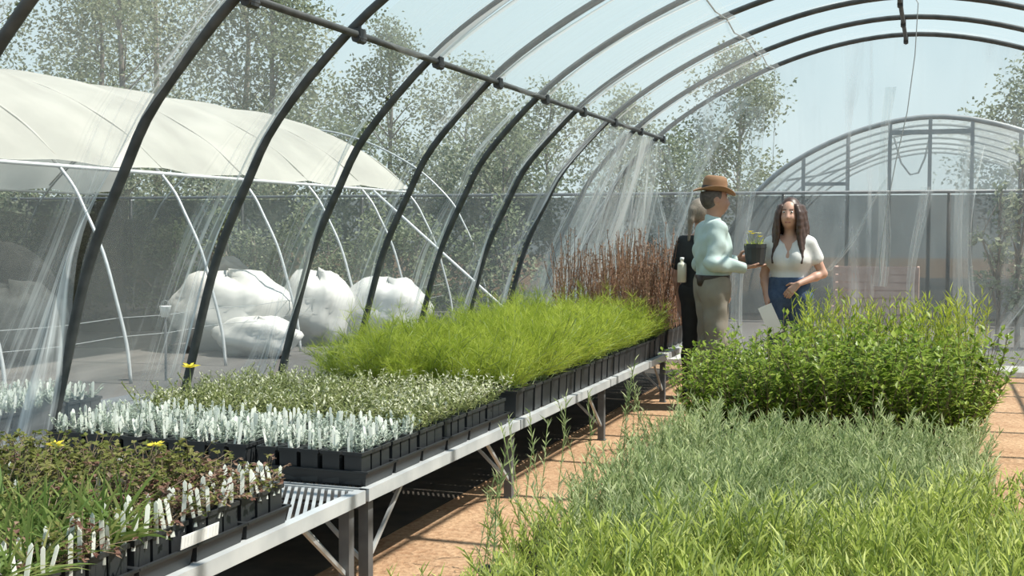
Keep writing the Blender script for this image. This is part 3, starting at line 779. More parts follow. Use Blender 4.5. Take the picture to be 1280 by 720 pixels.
def hand(s, w, d, up, thumb, curl=.4, sz=1.):
    """palm and five fingers: w wrist, d finger direction, up back of the hand, thumb side"""
    w, d, up = (Vector(v) for v in (w, d, up)); d.normalize(); r = d.cross(up).normalized(); up = r.cross(d).normalized()
    if r.dot(Vector(thumb)) < 0: r = -r
    for o in (-.027, -.009, .009, .027): s.cap(w+d*.015*sz+r*o*.6*sz, w+d*.088*sz+r*o*sz, .013*sz, .0115*sz, .012)
    for o, L in ((.029, .070), (.010, .080), (-.010, .074), (-.029, .058)):
        p = w+d*.088*sz+r*o*1.05*sz; dd = d.copy(); 
        for k in range(3):
            a = curl*(.6+.5*k); dd = (d*math.cos(a)-up*math.sin(a)).normalized(); q = p+dd*L*sz/2.7
            s.cap(p, q, .0088*sz, .0080*sz, .004); p = q
    p = w+d*.03*sz+r*.026*sz; q = p+(d*.6+r*.75-up*.25).normalized()*.04*sz; s.cap(p, q, .012*sz, .0105*sz, .008)
    s.cap(q, q+(d*.9+r*.3-up*.35).normalized()*.034*sz, .0100*sz, .0085*sz, .006)

def person(name, label, loc, rot, scale, J, skin, female=False):
    """J: joints in a 1.75 m figure facing -Y"""
    root = thing(name, label, 'person', loc, rot)
    b = SDF(); k = .85 if female else 1.
    tor = SDF()
    tor.cap((-.085*(.9 if female else 1),0,.95), (.085*(.9 if female else 1),0,.95), .112, sq=.9, k=.04)
    tor.cap((-.055*k,0,1.09), (.055*k,0,1.09), .104*k+.004, sq=.88, k=.06)
    tor.cap((-.085*k,0,1.25), (.085*k,0,1.25), .118*k+.006, sq=.9, k=.06)
    tor.cap((-.10*k,.008,1.35), (.10*k,.008,1.35), .088, sq=.95, k=.05)
    tor.cap((-.13*k,.012,1.405), (.13*k,.012,1.405), .05, k=.04)
    if female:
        for sx_ in (-1, 1): tor.ell((sx_*.065,-.078,1.255), (.05,.042,.052), .05)
    else: tor.ell((0,-.06,1.10), (.11,.075,.12), .05)
    legs = SDF()
    for sd in (-1, 1):
        hp, kn, an = J['hip'][sd], J['knee'][sd], J['ankle'][sd]
        legs.cap(hp, kn, .088, .058, .04); mid = Vector(kn).lerp(Vector(an), .3)+Vector((0,.012,0)); legs.cap(kn, mid, .056, .056, .03); legs.cap(mid, an, .054, .036, .03)
    arms = {}; sleeves = SDF()
    for sd in (-1, 1):
        sh, el, wr_ = J['shoulder'][sd], J['elbow'][sd], J['wrist'][sd]; a = SDF()
        a.cap(sh, el, .056*k+.002, .042*k, .03); m_ = Vector(el).lerp(Vector(wr_), .3); a.cap(el, m_, .042*k, .041*k, .02); a.cap(m_, wr_, .041*k, .027*k, .02)
        arms[sd] = a
    head = SDF(); hc = Vector((0,-.02,1.64)); 
    head.cap((0,.012,1.40), (0,-.008,1.53), .056*k+.003, .053*k+.002, .03)
    head.ell(hc, (.074,.094,.112), .02); head.ell((0,-.048,1.575), (.052,.060,.058), .04)
    head.cap((0,-.110,1.645), (0,-.126,1.605), .009, .014, .012); head.cap((-.03,-.092,1.60), (.03,-.092,1.60), .02, k=.03)
    for sd in (-1, 1):
        head.ell((sd*.076,-.005,1.63), (.012,.024,.032), .008); head.ell((sd*.032,-.102,1.648), (.016,.012,.011), .012, True) if False else None
    for q in (tor, legs, arms[-1], arms[1], head): b.p += q.p
    for sd in (-1, 1):
        an = Vector(J['ankle'][sd]); b.cap(an+Vector((0,.02,-.045)), an+Vector((sd*.02,-.14,-.062)), .036, .028, .03)
        hand(b, *J['hand'][sd], sz=.95 if female else 1.05)
    link('body', b.mesh('body', skin, .0075, scale=scale), root)
    # face
    for sd in (-1, 1):
        g = G(); c = Vector((sd*.031,-.104,1.648))*scale
        me = SDF().ell(c/scale, (.0125,.008,.0085), .001).mesh('eye', 'eye_white', .003, scale=scale); e = link('eye', me, root)
        me = SDF().ell(c/scale+Vector((0,-.006,0)), (.0062,.004,.0062), .001).mesh('iris', 'eye_dark', .002, scale=scale); link('iris', me, e)
        me = SDF().cap((sd*.016,-.108,1.669), (sd*.046,-.098,1.671), .0042, .003, .002).mesh('eyebrow', J['brow'], .002, scale=scale); link('eyebrow', me, root)
    me = SDF().cap((-.018,-.108,1.566), (.018,-.108,1.566), .0075, .0075, .002).mesh('mouth', 'lip', .003, scale=scale); link('mouth', me, root)
    # shoes
    for sd in (-1, 1):
        an = Vector(J['ankle'][sd]); s_ = SDF(); s_.cap(an+Vector((0,.03,-.042)), an+Vector((sd*.02,-.15,-.056)), .046, .036, .03); s_.cap(an+Vector((0,0,.03)), an+Vector((0,.01,-.03)), .045, .045, .03)
        link('shoe', s_.mesh('shoe', J['shoe'], .009, cuts=[((0,0,0), (0,0,-1)), ((0,0,.13), (0,0,1))], scale=scale), root)
    return root, tor, legs, arms, head, b

def garment(name, sdf, mat, root, scale, cuts=(), h=.0085, wr=0.): return link(name, sdf.mesh(name, mat, h, cuts, scale, wr), root)
def sym(v): return {-1: (-v[0], v[1], v[2]), 1: tuple(v)}

# --- man in hat, mint shirt, facing along the end wall, a potted plant on his palm
SC = 1.045; J = dict(hip=sym((.09,0,.92)), knee=sym((.11,-.01,.50)), ankle=sym((.13,.015,.09)), shoulder=sym((.185,.012,1.40)),
    elbow={-1: (-.25,.06,1.14), 1: (.24,.02,1.13)}, wrist={-1: (-.17,-.20,1.115), 1: (.05,-.20,1.16)},
    hand={-1: ((-.17,-.20,1.115), (.22,-.97,.05), (0,0,-1), (-1,0,0), .12), 1: ((.05,-.20,1.16), (-.25,-.9,.1), (1,-.1,0), (0,0,1), .45)}, brow='hair_short', shoe='dark_leather')
MAN = (-1.40, 9.78, 0); MROT = math.radians(116)
root, tor, legs, arms, head, body = person('person', 'person in brown brimmed hat, mint long-sleeved shirt and khaki trousers holding a pot', MAN, MROT, SC, J, 'skin_tan')
sh = tor.grow(.014); 
for sd in (-1, 1): sh.p += arms[sd].grow(.016).p
sh.cap((0,.012,1.42), (0,.0,1.475), .068, .066, .03); sh.ell((0,.0,1.22), (.175,.125,.17), .05)
for sd in (-1, 1): sh.ell(Vector(J['elbow'][sd])+Vector((0,.01,.0)), (.06,.06,.05), .04)
wv = {sd: (Vector(J['wrist'][sd])-Vector(J['elbow'][sd])).normalized() for sd in (-1, 1)}
garment('shirt', sh, 'mint_shirt', root, SC, cuts=[((0,0,1.015), (0,0,-1)), ((0,-.215,0), (0,-1,0))], wr=.0065)
tro = legs.grow(.022); tro.cap((-.085,0,.95), (.085,0,.95), .128, sq=.9, k=.05); tro.cap((-.065,0,1.02), (.065,0,1.02), .12, sq=.9, k=.05)
for sd in (-1, 1): tro.cap(J['knee'][sd], Vector(J['ankle'][sd])+Vector((0,0,-.03)), .078, .07, .04)
garment('trousers', tro, 'khaki_trousers', root, SC, cuts=[((0,0,1.045), (0,0,1)), ((0,0,.045), (0,0,-1))], wr=.004)
be = SDF(); be.cap((-.067,0,1.03), (.067,0,1.03), .131, sq=.9, k=.05); be.ell((-.10,.12,1.01), (.035,.03,.055), .01)
garment('belt', be, 'dark_leather', root, SC, cuts=[((0,0,1.05), (0,0,1)), ((0,0,.965), (0,0,-1)), ])['label'] = 'dark belt with pouch'
ha = SDF(); ha.ell((0,.005,1.655), (.083,.098,.108), .01); ha.ell((0,-.10,1.60), (.075,.07,.12), .01, True)
garment('hair', ha, 'hair_short', root, SC, cuts=[((0,0,1.56), (0,0,-1)), ((0,0,1.70), (0,0,1))])
# hat
hat = thing('felt_hat', '', 'hat'); bpy.data.objects.remove(hat)
def lathe(prf, n, sxy=(1, 1), fn=None):
    g = G()
    for (r, z) in prf:
        for k in range(n):
            a = 2*PI*k/n; x, y = r*math.cos(a)*sxy[0], r*math.sin(a)*sxy[1]; g.v.append((x, y, z+(fn(x, y, r) if fn else 0)))
    for i in range(len(prf)-1):
        for k in range(n): g.f.append((i*n+k, i*n+(k+1) % n, (i+1)*n+(k+1) % n, (i+1)*n+k)); g.m.append(0)
    g.f.append(tuple(range(n)) if False else tuple(reversed(range(n)))); g.m.append(0); g.f.append(tuple((len(prf)-1)*n+k for k in range(n))); g.m.append(0)
    return g
br = lambda x, y, r: (.035*(x/.15)**2*(1 if r > .11 else 0) - .02*(abs(y)/.17)**2*(1 if r > .11 else 0))
g = lathe([(.088,-.004), (.155,-.006), (.158,.0), (.155,.004), (.095,.008), (.092,.03), (.088,.075), (.080,.108), (.06,.120), (.03,.112), (.005,.108)], 28, (.93, 1.12), br)
hat = part('hat', g, 'hat_felt', root, True, loc=(0,-.012*SC,1.705*SC), rot=(.10,0,0))
g = lathe([(.0965,.008), (.0955,.034), (.0935,.036), (.0935,.008)], 28, (.93, 1.12)); g.f = g.f[:-2]; g.m = g.m[:-2]
part('hat_band', g, 'dark_leather', hat, True)
# pot he carries
Mw = Matrix.Translation(MAN) @ Matrix.Rotation(MROT, 4, 'Z')
pw = Mw @ Vector((-.135*SC, -.30*SC, 1.134*SC))
t = thing('carried_pot_plant', 'black nursery pot with pale yellow blooms held on the palm of the person in hat', 'potted plant', pw)
part('pot', G(), 'pot_plastic', t).data = round_pot(.092, .165)
g = G()
for _ in range(26): g.blade((U(-.05,.05), U(-.05,.05), .14), rdir(.4,1), U(.05,.12), .012, .6, 3)
part('foliage', g, 'leaf_spear', t)
for k in range(6):
    a = k*1.05; fp = Vector((.06*math.cos(a)*U(.4,1.2), .06*math.sin(a)*U(.4,1.2), U(.22,.28))); g = G(); g.tube([(fp.x*.4, fp.y*.4, .14), fp], .002, 4, 1)
    for q in range(8): b_ = q*PI/4; g.leaf(fp, (math.cos(b_), math.sin(b_), .4), (0,0,1), .03, .02, .1)
    part('bloom', g, ['leaf_cream' if k % 2 else 'petal_yellow', 'stem_green'], t)

# --- woman in white tee and jeans
SC = .975; J = dict(hip=sym((.09,0,.92)), knee=sym((.10,-.01,.50)), ankle=sym((.11,.015,.09)), shoulder=sym((.160,.012,1.385)),
    elbow={-1: (-.215,.03,1.12), 1: (.265,.05,1.14)}, wrist={-1: (-.165,-.09,.91), 1: (.10,-.14,1.06)},
    hand={-1: ((-.165,-.09,.91), (.12,-.35,-.9), (-1,0,.1), (0,-1,.2), .55), 1: ((.10,-.14,1.06), (-.65,-.15,-.65), (-.1,-1,.1), (-.3,0,.9), .5)}, brow='hair_brown', shoe='white_cotton')
WOM = (-.80, 9.95, 0); WROT = math.radians(-4)
root, tor, legs, arms, head, body = person('person', 'person with long dark brown hair in white short-sleeved top and blue jeans', WOM, WROT, SC, J, 'skin', True)
sh = tor.grow(.011)
for sd in (-1, 1):
    s0, e0 = Vector(J['shoulder'][sd]), Vector(J['elbow'][sd]); sh.cap(s0+Vector((0,0,.0)), s0.lerp(e0, .48), .064, .060, .03)
sh.cap((0,-.10,1.47), (0,-.135,1.285), .075, .028, .01, sub=True); sh.cap((0,.0,1.48), (0,-.1,1.46), .085, .08, .01, sub=True)
garment('white_top', sh, 'white_cotton', root, SC, cuts=[((0,0,1.075), (0,0,-1))], wr=.003)
tro = legs.grow(.010); tro.cap((-.075,0,.96), (.075,0,.96), .118, sq=.9, k=.05); tro.cap((-.055,0,1.08), (.055,0,1.08), .112, sq=.88, k=.05)
garment('jeans', tro, 'denim', root, SC, cuts=[((0,0,1.11), (0,0,1)), ((0,0,.07), (0,0,-1))])
ha = SDF(); ha.ell((0,.012,1.662), (.090,.103,.115), .02)
for sd in (-1, 1):
    for q in range(6):
        y0 = -.062+.028*q; p_ = Vector((sd*(.062+.012*min(q, 2)), y0, 1.69)); n_ = 9
        for m_ in range(n_):
            tt = (m_+1)/n_; nx = Vector((sd*(.068+.012*min(q, 2)+.048*tt**.8+.008*math.sin(tt*9+q*2)), y0-.045*tt*(1-q/5)-.012*math.sin(tt*7+q), 1.69-(.46-.018*q)*tt))
            r0 = .026*(1-.6*((m_)/n_)**2); r1 = .026*(1-.6*tt**2); ha.cap(p_, nx, r0, r1, .008); p_ = nx
for q in range(-2, 3): ha.cap((q*.03,.08,1.64), (q*.04,.10,1.25), .04, .022, .02)
ha.cap((0,-.145,1.665), (0,-.135,1.53), .058, .05, .01, sub=True)
garment('hair', ha, 'hair_brown', root, SC, h=.0075)
g = G(); g.box((-.05,-.0006,-.14), (.05,.0006,.14))
Mw = Matrix.Translation(WOM) @ Matrix.Rotation(WROT, 4, 'Z'); pw = Mw @ Vector((-.115*SC,-.178*SC,.76*SC))
o = part('paper_sheet', g, 'paper', None, loc=pw, rot=(.15,-.42,.15)); tag(o, 'white sheet of paper held low by the person in jeans', 'paper')
o.scale = (1.15,1,.9)

# --- third person, in black, half hidden behind the man
SC = .98; J = dict(hip=sym((.09,0,.92)), knee=sym((.10,-.01,.50)), ankle=sym((.11,.015,.09)), shoulder=sym((.165,.012,1.385)),
    elbow={-1: (-.225,.05,1.12), 1: (.235,.05,1.11)}, wrist={-1: (-.20,-.10,.95), 1: (.235,-.0,.86)},
    hand={-1: ((-.20,-.10,.95), (.0,-.6,-.75), (-1,0,0), (0,-.7,.6), .55), 1: ((.235,.0,.86), (.0,-.15,-.95), (1,0,0), (0,-1,0), .4)}, brow='hair_grey', shoe='black_cotton')
TRD = (-1.61, 10.35, 0); TROT = math.radians(150)
root, tor, legs, arms, head, body = person('person', 'person in black T-shirt with pale tied hair, half hidden behind the mint shirt', TRD, TROT, SC, J, 'skin', True)
sh = tor.grow(.013)
for sd in (-1, 1):
    s0, e0 = Vector(J['shoulder'][sd]), Vector(J['elbow'][sd]); sh.cap(s0, s0.lerp(e0, .72), .068, .064, .03)
garment('black_t_shirt', sh, 'black_cotton', root, SC, cuts=[((0,0,.98), (0,0,-1)), ((0,0,1.445), (0,0,1))])
tro = legs.grow(.013); tro.cap((-.085,0,.96), (.085,0,.96), .121, sq=.9, k=.05)
garment('black_trousers', tro, 'black_cotton', root, SC, cuts=[((0,0,1.0), (0,0,1)), ((0,0,.07), (0,0,-1))])
ha = SDF(); ha.ell((0,.012,1.66), (.088,.102,.113), .02); ha.cap((0,.10,1.66), (.0,.12,1.58), .035, .028, .03); ha.cap((.0,.12,1.58), (.02,.125,1.40), .026, .010, .02); ha.ell((0,-.13,1.60), (.07,.08,.11), .01, True)
garment('hair', ha, 'hair_grey', root, SC, cuts=[])
Mw = Matrix.Translation(TRD) @ Matrix.Rotation(TROT, 4, 'Z'); pw = Mw @ Vector((.06*SC,.165*SC,1.03*SC))
g = lathe([(.030,0), (.040,.004), (.040,.15), (.036,.165), (.016,.178), (.016,.20)], 14)
t = thing('cream_bottle', 'pale cream plastic bottle tucked at the waist of the person in black', 'bottle', pw)
part('bottle_body', g, 'cream_plastic', t, True)
g = lathe([(.019,.19), (.019,.215), (.01,.218)], 10); part('cap', g, 'white_plastic', t, True)

# ------------------------------------------------------------------ neighbouring tunnel with white cover
solid('cover_seam', (.40, .385, .34), (.48, .46, .41), 5, .8)
clothmat('shade_net', (.10, .10, .088), .45)
solid('grey_tarp', (.13, .13, .12), (.24, .235, .22), 4, .8, bump=.4)
HXC = -10.4; LH = [4.6+1.6*k for k in range(9)]
lh = thing('covered_tunnel', 'neighbouring hoop tunnel roofed with taut white cover, open at the sides', 'greenhouse', (HXC, 4.6, 0))
g = G(); g.tube([(p.x, 0, p.y*.95) for p in PROF], .017, 7); hm2 = g.mesh('hoop', ['galvanized'], True)
for y in LH+[19.0]: link('hoop', hm2, lh, (0, y-4.6, 0))
EV = int(np.argmin(abs(prof[:,0]+2.78)+abs(prof[:,1]-2.2)))
for i in range(len(LH)-1):
    r = np.random.RandomState(200+i); pf = prof[EV:NP-EV]*np.array([1,.95]); tg_ = np.gradient(pf, axis=0); tg_ /= np.linalg.norm(tg_, axis=1)[:,None]; nr_ = np.stack([-tg_[:,1], tg_[:,0]], 1)
    u = np.linspace(0, 1, 14); Uq, A = np.meshgrid(u, np.arange(len(pf)), indexing='ij')
    d = .036+.085*np.sin(PI*Uq)**.8*np.clip(np.minimum(A, len(pf)-1-A)/6, .3, 1)+.006*np.sin(9*Uq+A*.8+i)
    P = np.stack([pf[None,:,0]+nr_[None,:,0]*d, LH[i]-4.6+1.6*Uq, pf[None,:,1]+nr_[None,:,1]*d], -1)
    for side in (0, -1):  # hem hanging a little below the eave, scalloped
        P[:,side,2] -= .05+.10*np.sin(PI*Uq[:,0])*r.uniform(.3,1); P[:,side,0] += .07*(-1 if side == 0 else 1)
    link('roof_cover', grid_mesh('roof_cover', P, np.stack([Uq, A*.2], -1), 'white_cover'), lh)
g = G(); pf = prof[EV:NP-EV]*np.array([1,.95]); tg_ = np.gradient(pf, axis=0); tg_ /= np.linalg.norm(tg_, axis=1)[:,None]
g.tube([(q[0]-t_[1]*.04, 0, q[1]+t_[0]*.04) for q, t_ in zip(pf, tg_)], .014, 6); strap = g.mesh('seam_strap', ['cover_seam'], True)
for y in LH: link('seam_strap', strap, lh, (0, y-4.6, 0))
for sx_ in (-1, 1):
    g = G(); g.tube([(sx_*2.83, 0, 2.06), (sx_*2.83, 12.85, 2.06)], .02, 7); part('eave_pipe', g, 'white_pipe', lh, True)
    for z in (.62, .44):
        g = G(); g.tube([(sx_*3.46, y_-4.6, z-(0 if k % 2 == 0 else .02)) for k, y_ in enumerate(np.arange(4.6, 17.5, .8))], .0035, 5); part('side_wire', g, 'wire', lh)
g = G()
for k in range(16): g.quad((-3.35+.05*(k % 2), k*.8, 0.02), (-3.35+.05*((k+1) % 2), (k+1)*.8, .02), (-2.95+.05*((k+1) % 2), (k+1)*.8, 1.95), (-2.95+.05*(k % 2), k*.8, 1.95))
part('side_curtain', g, 'shade_net', lh)
# sagging dark netting hung inside
for k, (y_, x_) in enumerate(((11.4,-1.5), (9.2,-.3), (7.0,.6), (3.4,-.6))):
    P = np.zeros((12, 10, 3)); uvq = np.zeros((12, 10, 2))
    for i in range(12):
        for j in range(10):
            a, b = i/11, j/9; P[i,j] = (x_-1.3+2.6*a, y_+.25*math.sin(a*9+b*3)+.3*b, .05+1.9*b-.35*math.sin(PI*a)*b); uvq[i,j] = (a, b)
    link('shade_net', grid_mesh('shade_net', P, uvq, 'shade_net'), lh)
# leaning white pole
g = G(); g.tube([(-4.85,15.6,.012), (-7.3,15.62,2.02)], .018, 8); tag(part('leaning_pole', g, 'white_pipe', None, True), 'white pole leaning against the side of the covered tunnel', 'pole')
def lump(name, label, loc, r, seed, cat='bundle'):
    rr = np.random.RandomState(seed); nu, nv = 30, 18; P = np.zeros((nu+1, nv, 3)); q = np.zeros((nu+1, nv, 2))
    for i in range(nu+1):
        for j in range(nv):
            a, b = 2*PI*i/nu, -PI/2+PI*j/(nv-1); n_ = 1+.07*math.sin(3*a+seed)+.06*math.sin(5*b+2*a)+.05*math.sin(7*a-3*b+seed)+.035*math.sin(11*a+6*b)
            ca = math.cos(b)
            P[i,j] = (np.sign(math.cos(a))*abs(math.cos(a))**.8*ca**.7*r[0]*n_, np.sign(math.sin(a))*abs(math.sin(a))**.8*ca**.7*r[1]*n_, max(-r[2], math.sin(b)*r[2]*n_)); q[i,j] = (i/nu, j/nv)
    o = link(name, grid_mesh(name, P, q, 'white_fleece'), None, loc); tag(o, label, cat); return o
lump('fleece_bundle', 'largest white fleece-wrapped bundle on the ground of the covered tunnel', (-7.75,12.55,.46), (.72,.55,.46), 1)
lump('fleece_bundle', 'upright white fleece-wrapped bundle beside the largest one', (-7.1,13.6,.45), (.42,.5,.45), 2)
lump('fleece_bundle', 'white fleece-wrapped bundle at the foot of the leaning pole', (-6.45,14.3,.40), (.55,.55,.40), 3)
lump('fleece_bundle', 'low white fleece roll lying in front of the other bundles', (-7.0,12.0,.22), (.5,.3,.22), 4)
for k, (x, y, rx, ry, rz, lab) in enumerate(((-9.3,10.6,.6,.5,.42,'grey crumpled tarp heap inside the covered tunnel near the bucket'), (-11.6,12.8,.9,.6,.62,'tallest grey tarp heap at the far side of the covered tunnel'), (-10.4,16.2,.8,.6,.5,'grey tarp heap at the far end of the covered tunnel'))):
    o = lump('tarp_heap', lab, (x, y, rz), (rx, ry, rz), 20+k, 'tarp'); o.data.materials.clear(); o.data.materials.append(MATS['grey_tarp'])
# bucket hung on the side wire
t = thing('white_bucket', 'small white bucket set on a grey post by the covered tunnel', 'bucket', (-6.62, 9.7, 0))
g = G(); g.tube([(0,0,0), (0,0,.62)], .012, 8); part('post', g, 'galvanized_dull', t)
g = lathe([(.04,.62), (.055,.72), (.058,.725), (.045,.72), (.04,.64)], 14); bk = part('bucket', g, 'white_plastic', t, True)
g = G(); g.tube([(-.056,0,.72), (-.035,0,.765), (0,0,.78), (.035,0,.765), (.056,0,.72)], .003, 5); part('handle', g, 'wire', bk)
# low shelf with tagged trays just outside the film
t = thing('plank_shelf', 'low grey plank shelf standing outside the film wall', 'shelf', (-4.15, 5.3, 0))
for k in range(3): g = G(); g.box((-.29+k*.2,-1.0,.40), (-.11+k*.2,1.0,.42)); part('plank', g, 'galvanized_dull', t)
for y_ in (-.8, .8): g = G(); g.box((-.25,y_-.1,.006), (.25,y_+.1,.40)); part('block', g, 'galvanized_dull', t)
for y_ in (4.62, 4.91, 5.2):
    o = link('seedling_tray', TRAY, None, (-4.15, y_, .4205)); tag(o, 'black tray of tagged seedlings on the plank shelf outside the film', 'tray', 'trays outside the film')
    for i in range(5):
        for j in range(3):
            plant('outdoor_seedling', 'tagged seedling pot standing on the shelf outside the film', 'seedling', 'seedlings outside the film', (-4.15+(i-2)*.1, y_+(j-1)*.09, .425), POT9, .119, pick(V_silver), [(U(-.03,.03), U(-.03,.03), U(.7,1.1)) for _ in range(2)])

# ------------------------------------------------------------------ shade-cloth fence
FY = 19.6
fe = thing('shade_fence', 'long grey shade-cloth fence with a pipe top rail behind the tunnels', 'fence', (0, FY, 0))
fx = [-27+2.5*k for k in range(17)]
for x in fx: g = G(); g.tube([(0,0,0), (0,0,2.06)], .03, 7); part('post', g, 'galvanized_dull', fe, True, loc=(x,.05,0))
g = G(); g.tube([(fx[0],0,2.07), (fx[-1],0,2.07)], .028, 7); part('top_rail', g, 'galvanized_dull', fe, True)
for k in range(len(fx)-1):
    a, b = np.meshgrid(np.linspace(0, 1, 14), np.linspace(0, 1, 8), indexing='ij')
    P = np.stack([fx[k]+2.5*a, -.03+.025*np.sin(a*11+b*4+k)+.02*np.sin(b*9+k*2), .02+2.0*b], -1); link('cloth_panel', grid_mesh('cloth_panel', P, np.stack([a, b], -1), 'shade_cloth'), fe)
# faded crates behind the end film
for k, (x, z, lab) in enumerate(((-.55,0,'faded reddish slatted crate at the bottom of the pair by the fence'), (-.5,.47,'faded reddish slatted crate on top of the other by the fence'))):
    t = thing('slatted_crate', lab, 'crate', (x, 18.6, z))
    for q in range(4): g = G(); g.box((-.6,-.3,.02+q*.115), (.6,-.28,.115+q*.115)); part('slat', g, 'faded_crate', t); g = G(); g.box((-.6,.28,.02+q*.115), (.6,.30,.115+q*.115)); part('slat', g, 'faded_crate', t)
    for sx_ in (-.6, .57): g = G(); g.box((sx_,-.279,0), (sx_+.03,.279,.47)); part('end_panel', g, 'faded_crate', t)

# ------------------------------------------------------------------ hoop house beyond the fence
solid('frame_grey', (.24, .25, .25), (.30, .31, .31), 8, .5, .2)
BY = 21.3
bh = thing('glazed_hoop_house', 'pale hoop house with framed arched gable beyond the shade fence', 'greenhouse', (.24, BY, 0))
g = G(); g.tube([(p.x*1.03, 0, p.y*.985) for p in PROF], .045, 8); part('gable_arch', g, 'frame_grey', bh, True)
g = G(); g.tube([(p.x*1.03, 0, p.y*.985) for p in PROF], .022, 7); hm3 = g.mesh('hoop', ['frame_grey'], True)
for k in range(1, 7): link('hoop', hm3, bh, (0, k*1.6, 0))
def arch_z(x): return float(np.interp(-abs(x)/1.03, prof[:NP//2+1,0], prof[:NP//2+1,1]))*.985
for x in (-2.1, -1.36, -.68, -.04, .62, 1.36, 2.1): g = G(); g.box((x-.03,-.03,0), (x+.03,.03,arch_z(x)-.03)); part('gable_post', g, 'frame_grey', bh)
g = G(); g.box((-.65,-.025,3.08), (.59,.025,3.16)); part('header', g, 'frame_grey', bh)
for (x0, x1) in ((-2.07,-1.39), (1.39,2.07)): g = G(); g.box((x0,-.025,2.24), (x1,.025,2.30)); part('sill_rail', g, 'frame_grey', bh)
for i in range(6):
    pf = prof*np.array([1.03,.985]); u = np.linspace(0, 1, 5); Uq, A = np.meshgrid(u, np.arange(NP), indexing='ij')
    P = np.stack([pf[None,:,0]*1.012+0*Uq, i*1.6+1.6*Uq, pf[None,:,1]*1.012+0*Uq], -1); link('film_panel', grid_mesh('film_panel', P, np.stack([Uq, A*.2], -1), 'film_far'), bh)
xs2 = [-3.4, -2.1, -1.36, -.68, -.04, .62, 1.36, 2.1, 3.4]
for k in range(8):
    xx = np.linspace(xs2[k]+.03, xs2[k+1]-.03, 6); P = np.zeros((6, 8, 3)); q = np.zeros((6, 8, 2))
    for i, x in enumerate(xx):
        for j in range(8): P[i,j] = (x, .045, .02+(max(arch_z(x), .1)-.05)*j/7); q[i,j] = (x*.4+.1, j*.3)
    link('gable_pane', grid_mesh('gable_pane', P, q, 'film_far'), bh)
g = G(); g.tube([(-2.4,.2,2.35), (-1.9,.2,2.42), (-1.3,.2,2.58), (-.68,.2,2.88)], .02, 6); part('hose', g, 'galvanized_dull', bh, True)
g = G(); g.tube([(-.62,.2,3.05), (-.5,.2,2.62), (-.35,.2,2.42), (-.22,.2,2.45), (-.12,.2,2.7), (-.05,.2,3.05)], .018, 6); part('hose', g, 'galvanized_dull', bh, True)

# ------------------------------------------------------------------ trees
def tree(name, label, x, y, h, r, z0, n, leaf, mat, seed, bark='bark', lean=0, group=None, clumps=26):
    global RND, U
    rr = random.Random(seed); t = thing(name, label, 'tree', (x, y, 0), rr.uniform(0,6), group); u = rr.uniform
    g = G(); g.tube([(0,0,0), (u(-.1,.1),u(-.1,.1),h*.35), (u(-.2,.2)+lean,u(-.2,.2),h*.7), (lean,0,h*.93)], [.014*h, .010*h, .006*h, .003*h], 6); cl = []
    for k in range(clumps):
        zz = z0+(h-z0)*(k+.5)/clumps; tt = (zz-z0)/(h-z0); w = r*(math.sin(PI*min(1, .16+.84*tt)**.85)**.7+.05); a = u(0,6.28); q = math.sqrt(u(.05,1))*w
        c = Vector((math.cos(a)*q+lean*tt, math.sin(a)*q, zz)); cl.append(c); b0 = Vector((lean*tt*.6,0,max(zz-q*.8-.2, h*.12)))
        g.tube([b0, b0.lerp(c, .5)+Vector((0,0,.1)), c], [.022,.014,.006], 4, 0, False)
    part('trunk', g, bark, t, True)
    g = G(); cs = r*.42
    for k in range(n):
        c = cl[rr.randrange(len(cl))]; gs = lambda: max(-1.7, min(1.7, rr.gauss(0,1)));  p = c+Vector((gs(), gs(), gs()*.85))*cs*.55
        d = Vector((rr.gauss(0,1), rr.gauss(0,1), rr.gauss(-.2,.8))); g.leaf(p, d, (rr.gauss(0,1), rr.gauss(0,1), 1.2), leaf*u(.7,1.3), leaf*u(.45,.8), .15)
    part('foliage', g, mat, t); return t
tl = [(-25.5,27,10.5,2.6,2.0), (-22.6,29,9.5,2.3,2.6), (-20.2,27,10.2,2.4,2.2), (-17.9,29,9.6,2.1,2.4), (-16.0,27.5,8.6,1.7,2.0), (-23.5,33,11.5,2.8,3)]
for k, (x, y, h, r, z0) in enumerate(tl): tree('grove_tree', 'tall pale-leaved tree in the grove behind the covered tunnel', x, y, h, r, z0, 9000, .125, 'leaf_tree_pale' if k % 2 else 'leaf_tree', 300+k, group='grove trees')
tree('slim_tree', 'slim rounded tree rising beyond the far end of the white roof', -12.9, 28, 6.7, 1.15, 2.6, 6000, .10, 'leaf_tree', 320)
tree('low_tree', 'spreading grey-green tree next to the slim tree over the fence', -10.6, 28, 5.5, 1.35, 1.6, 6000, .105, 'leaf_tree_pale', 321)
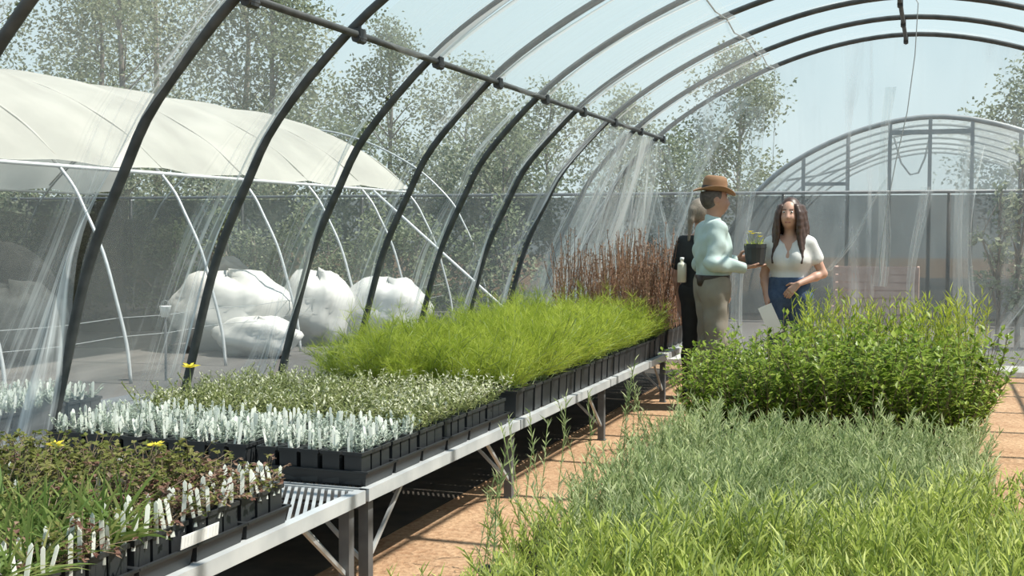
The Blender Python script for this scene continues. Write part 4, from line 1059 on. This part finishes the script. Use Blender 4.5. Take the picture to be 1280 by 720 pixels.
tree('low_tree', 'smaller grey-green tree over the fence, beside the gathered film', -8.4, 27.5, 4.75, 1.25, 1.3, 5500, .10, 'leaf_tree', 322)
tree('low_tree', 'low rounded tree behind the fence at the tunnel end purlin', -6.6, 27, 4.5, 1.1, 1.3, 5000, .10, 'leaf_tree_pale', 323)
tree('birch_tree', 'tall loose-leaved tree standing behind the person in hat', -4.69, 32.5, 6.15, 1.45, 2.2, 6500, .115, 'leaf_tree', 324, 'pale_bark')
tree('low_tree', 'low bushy tree at the foot of the tall loose-leaved tree', -5.2, 26, 3.5, 1.3, .8, 5000, .10, 'leaf_tree', 325)
tree('broad_tree', 'broad green tree beyond the arched gable', 2.9, 33.5, 5.6, 1.8, 1.6, 7000, .12, 'leaf_tree', 326)
for k in range(10): tree('hedge_tree', 'dense low tree of the hedge behind the fence', -26+2.0*k, 23.2+(k % 3)*.8, 3.2+(k % 2)*.6, 1.35, .5, 4500, .11, 'leaf_tree' if k % 2 else 'leaf_tree_pale', 340+k, group='hedge trees')
for k in range(16):
    rr = random.Random(500+k)
    tree('shade_shrub', 'dusky grey-green shrub standing in the shade around the covered tunnel', -13.2+.62*k*.75+rr.uniform(-.3,.3), 17.9+rr.uniform(-.6,.9)-(3.0 if k % 3 == 0 and k < 10 else 0), rr.uniform(1.2,2.0), .55, .15, 900, .085, 'leaf_tree', 520+k, group='shrubs around the covered tunnel', clumps=12)
for k in range(11):
    rr = random.Random(600+k)
    tree('side_shrub', 'dusky shrub growing along the far side of the covered tunnel', -14.6+rr.uniform(-.4,.4), 8.5+1.0*k, rr.uniform(1.5,2.3), .65, .15, 900, .095, 'leaf_tree' if k % 2 else 'leaf_tree_pale', 620+k, group='shrubs along the far side', clumps=12)
for k, (x, h) in enumerate(((1.0,2.0), (1.25,2.55), (1.6,2.3), (2.0,2.4))): tree('sapling', 'slender leafy sapling between the end film and the shade fence', x+.05, 16.0+.2*(k % 2), h, .28, .5, 420, .09, 'leaf_tree_pale', 360+k, group='saplings by the end wall', clumps=16)
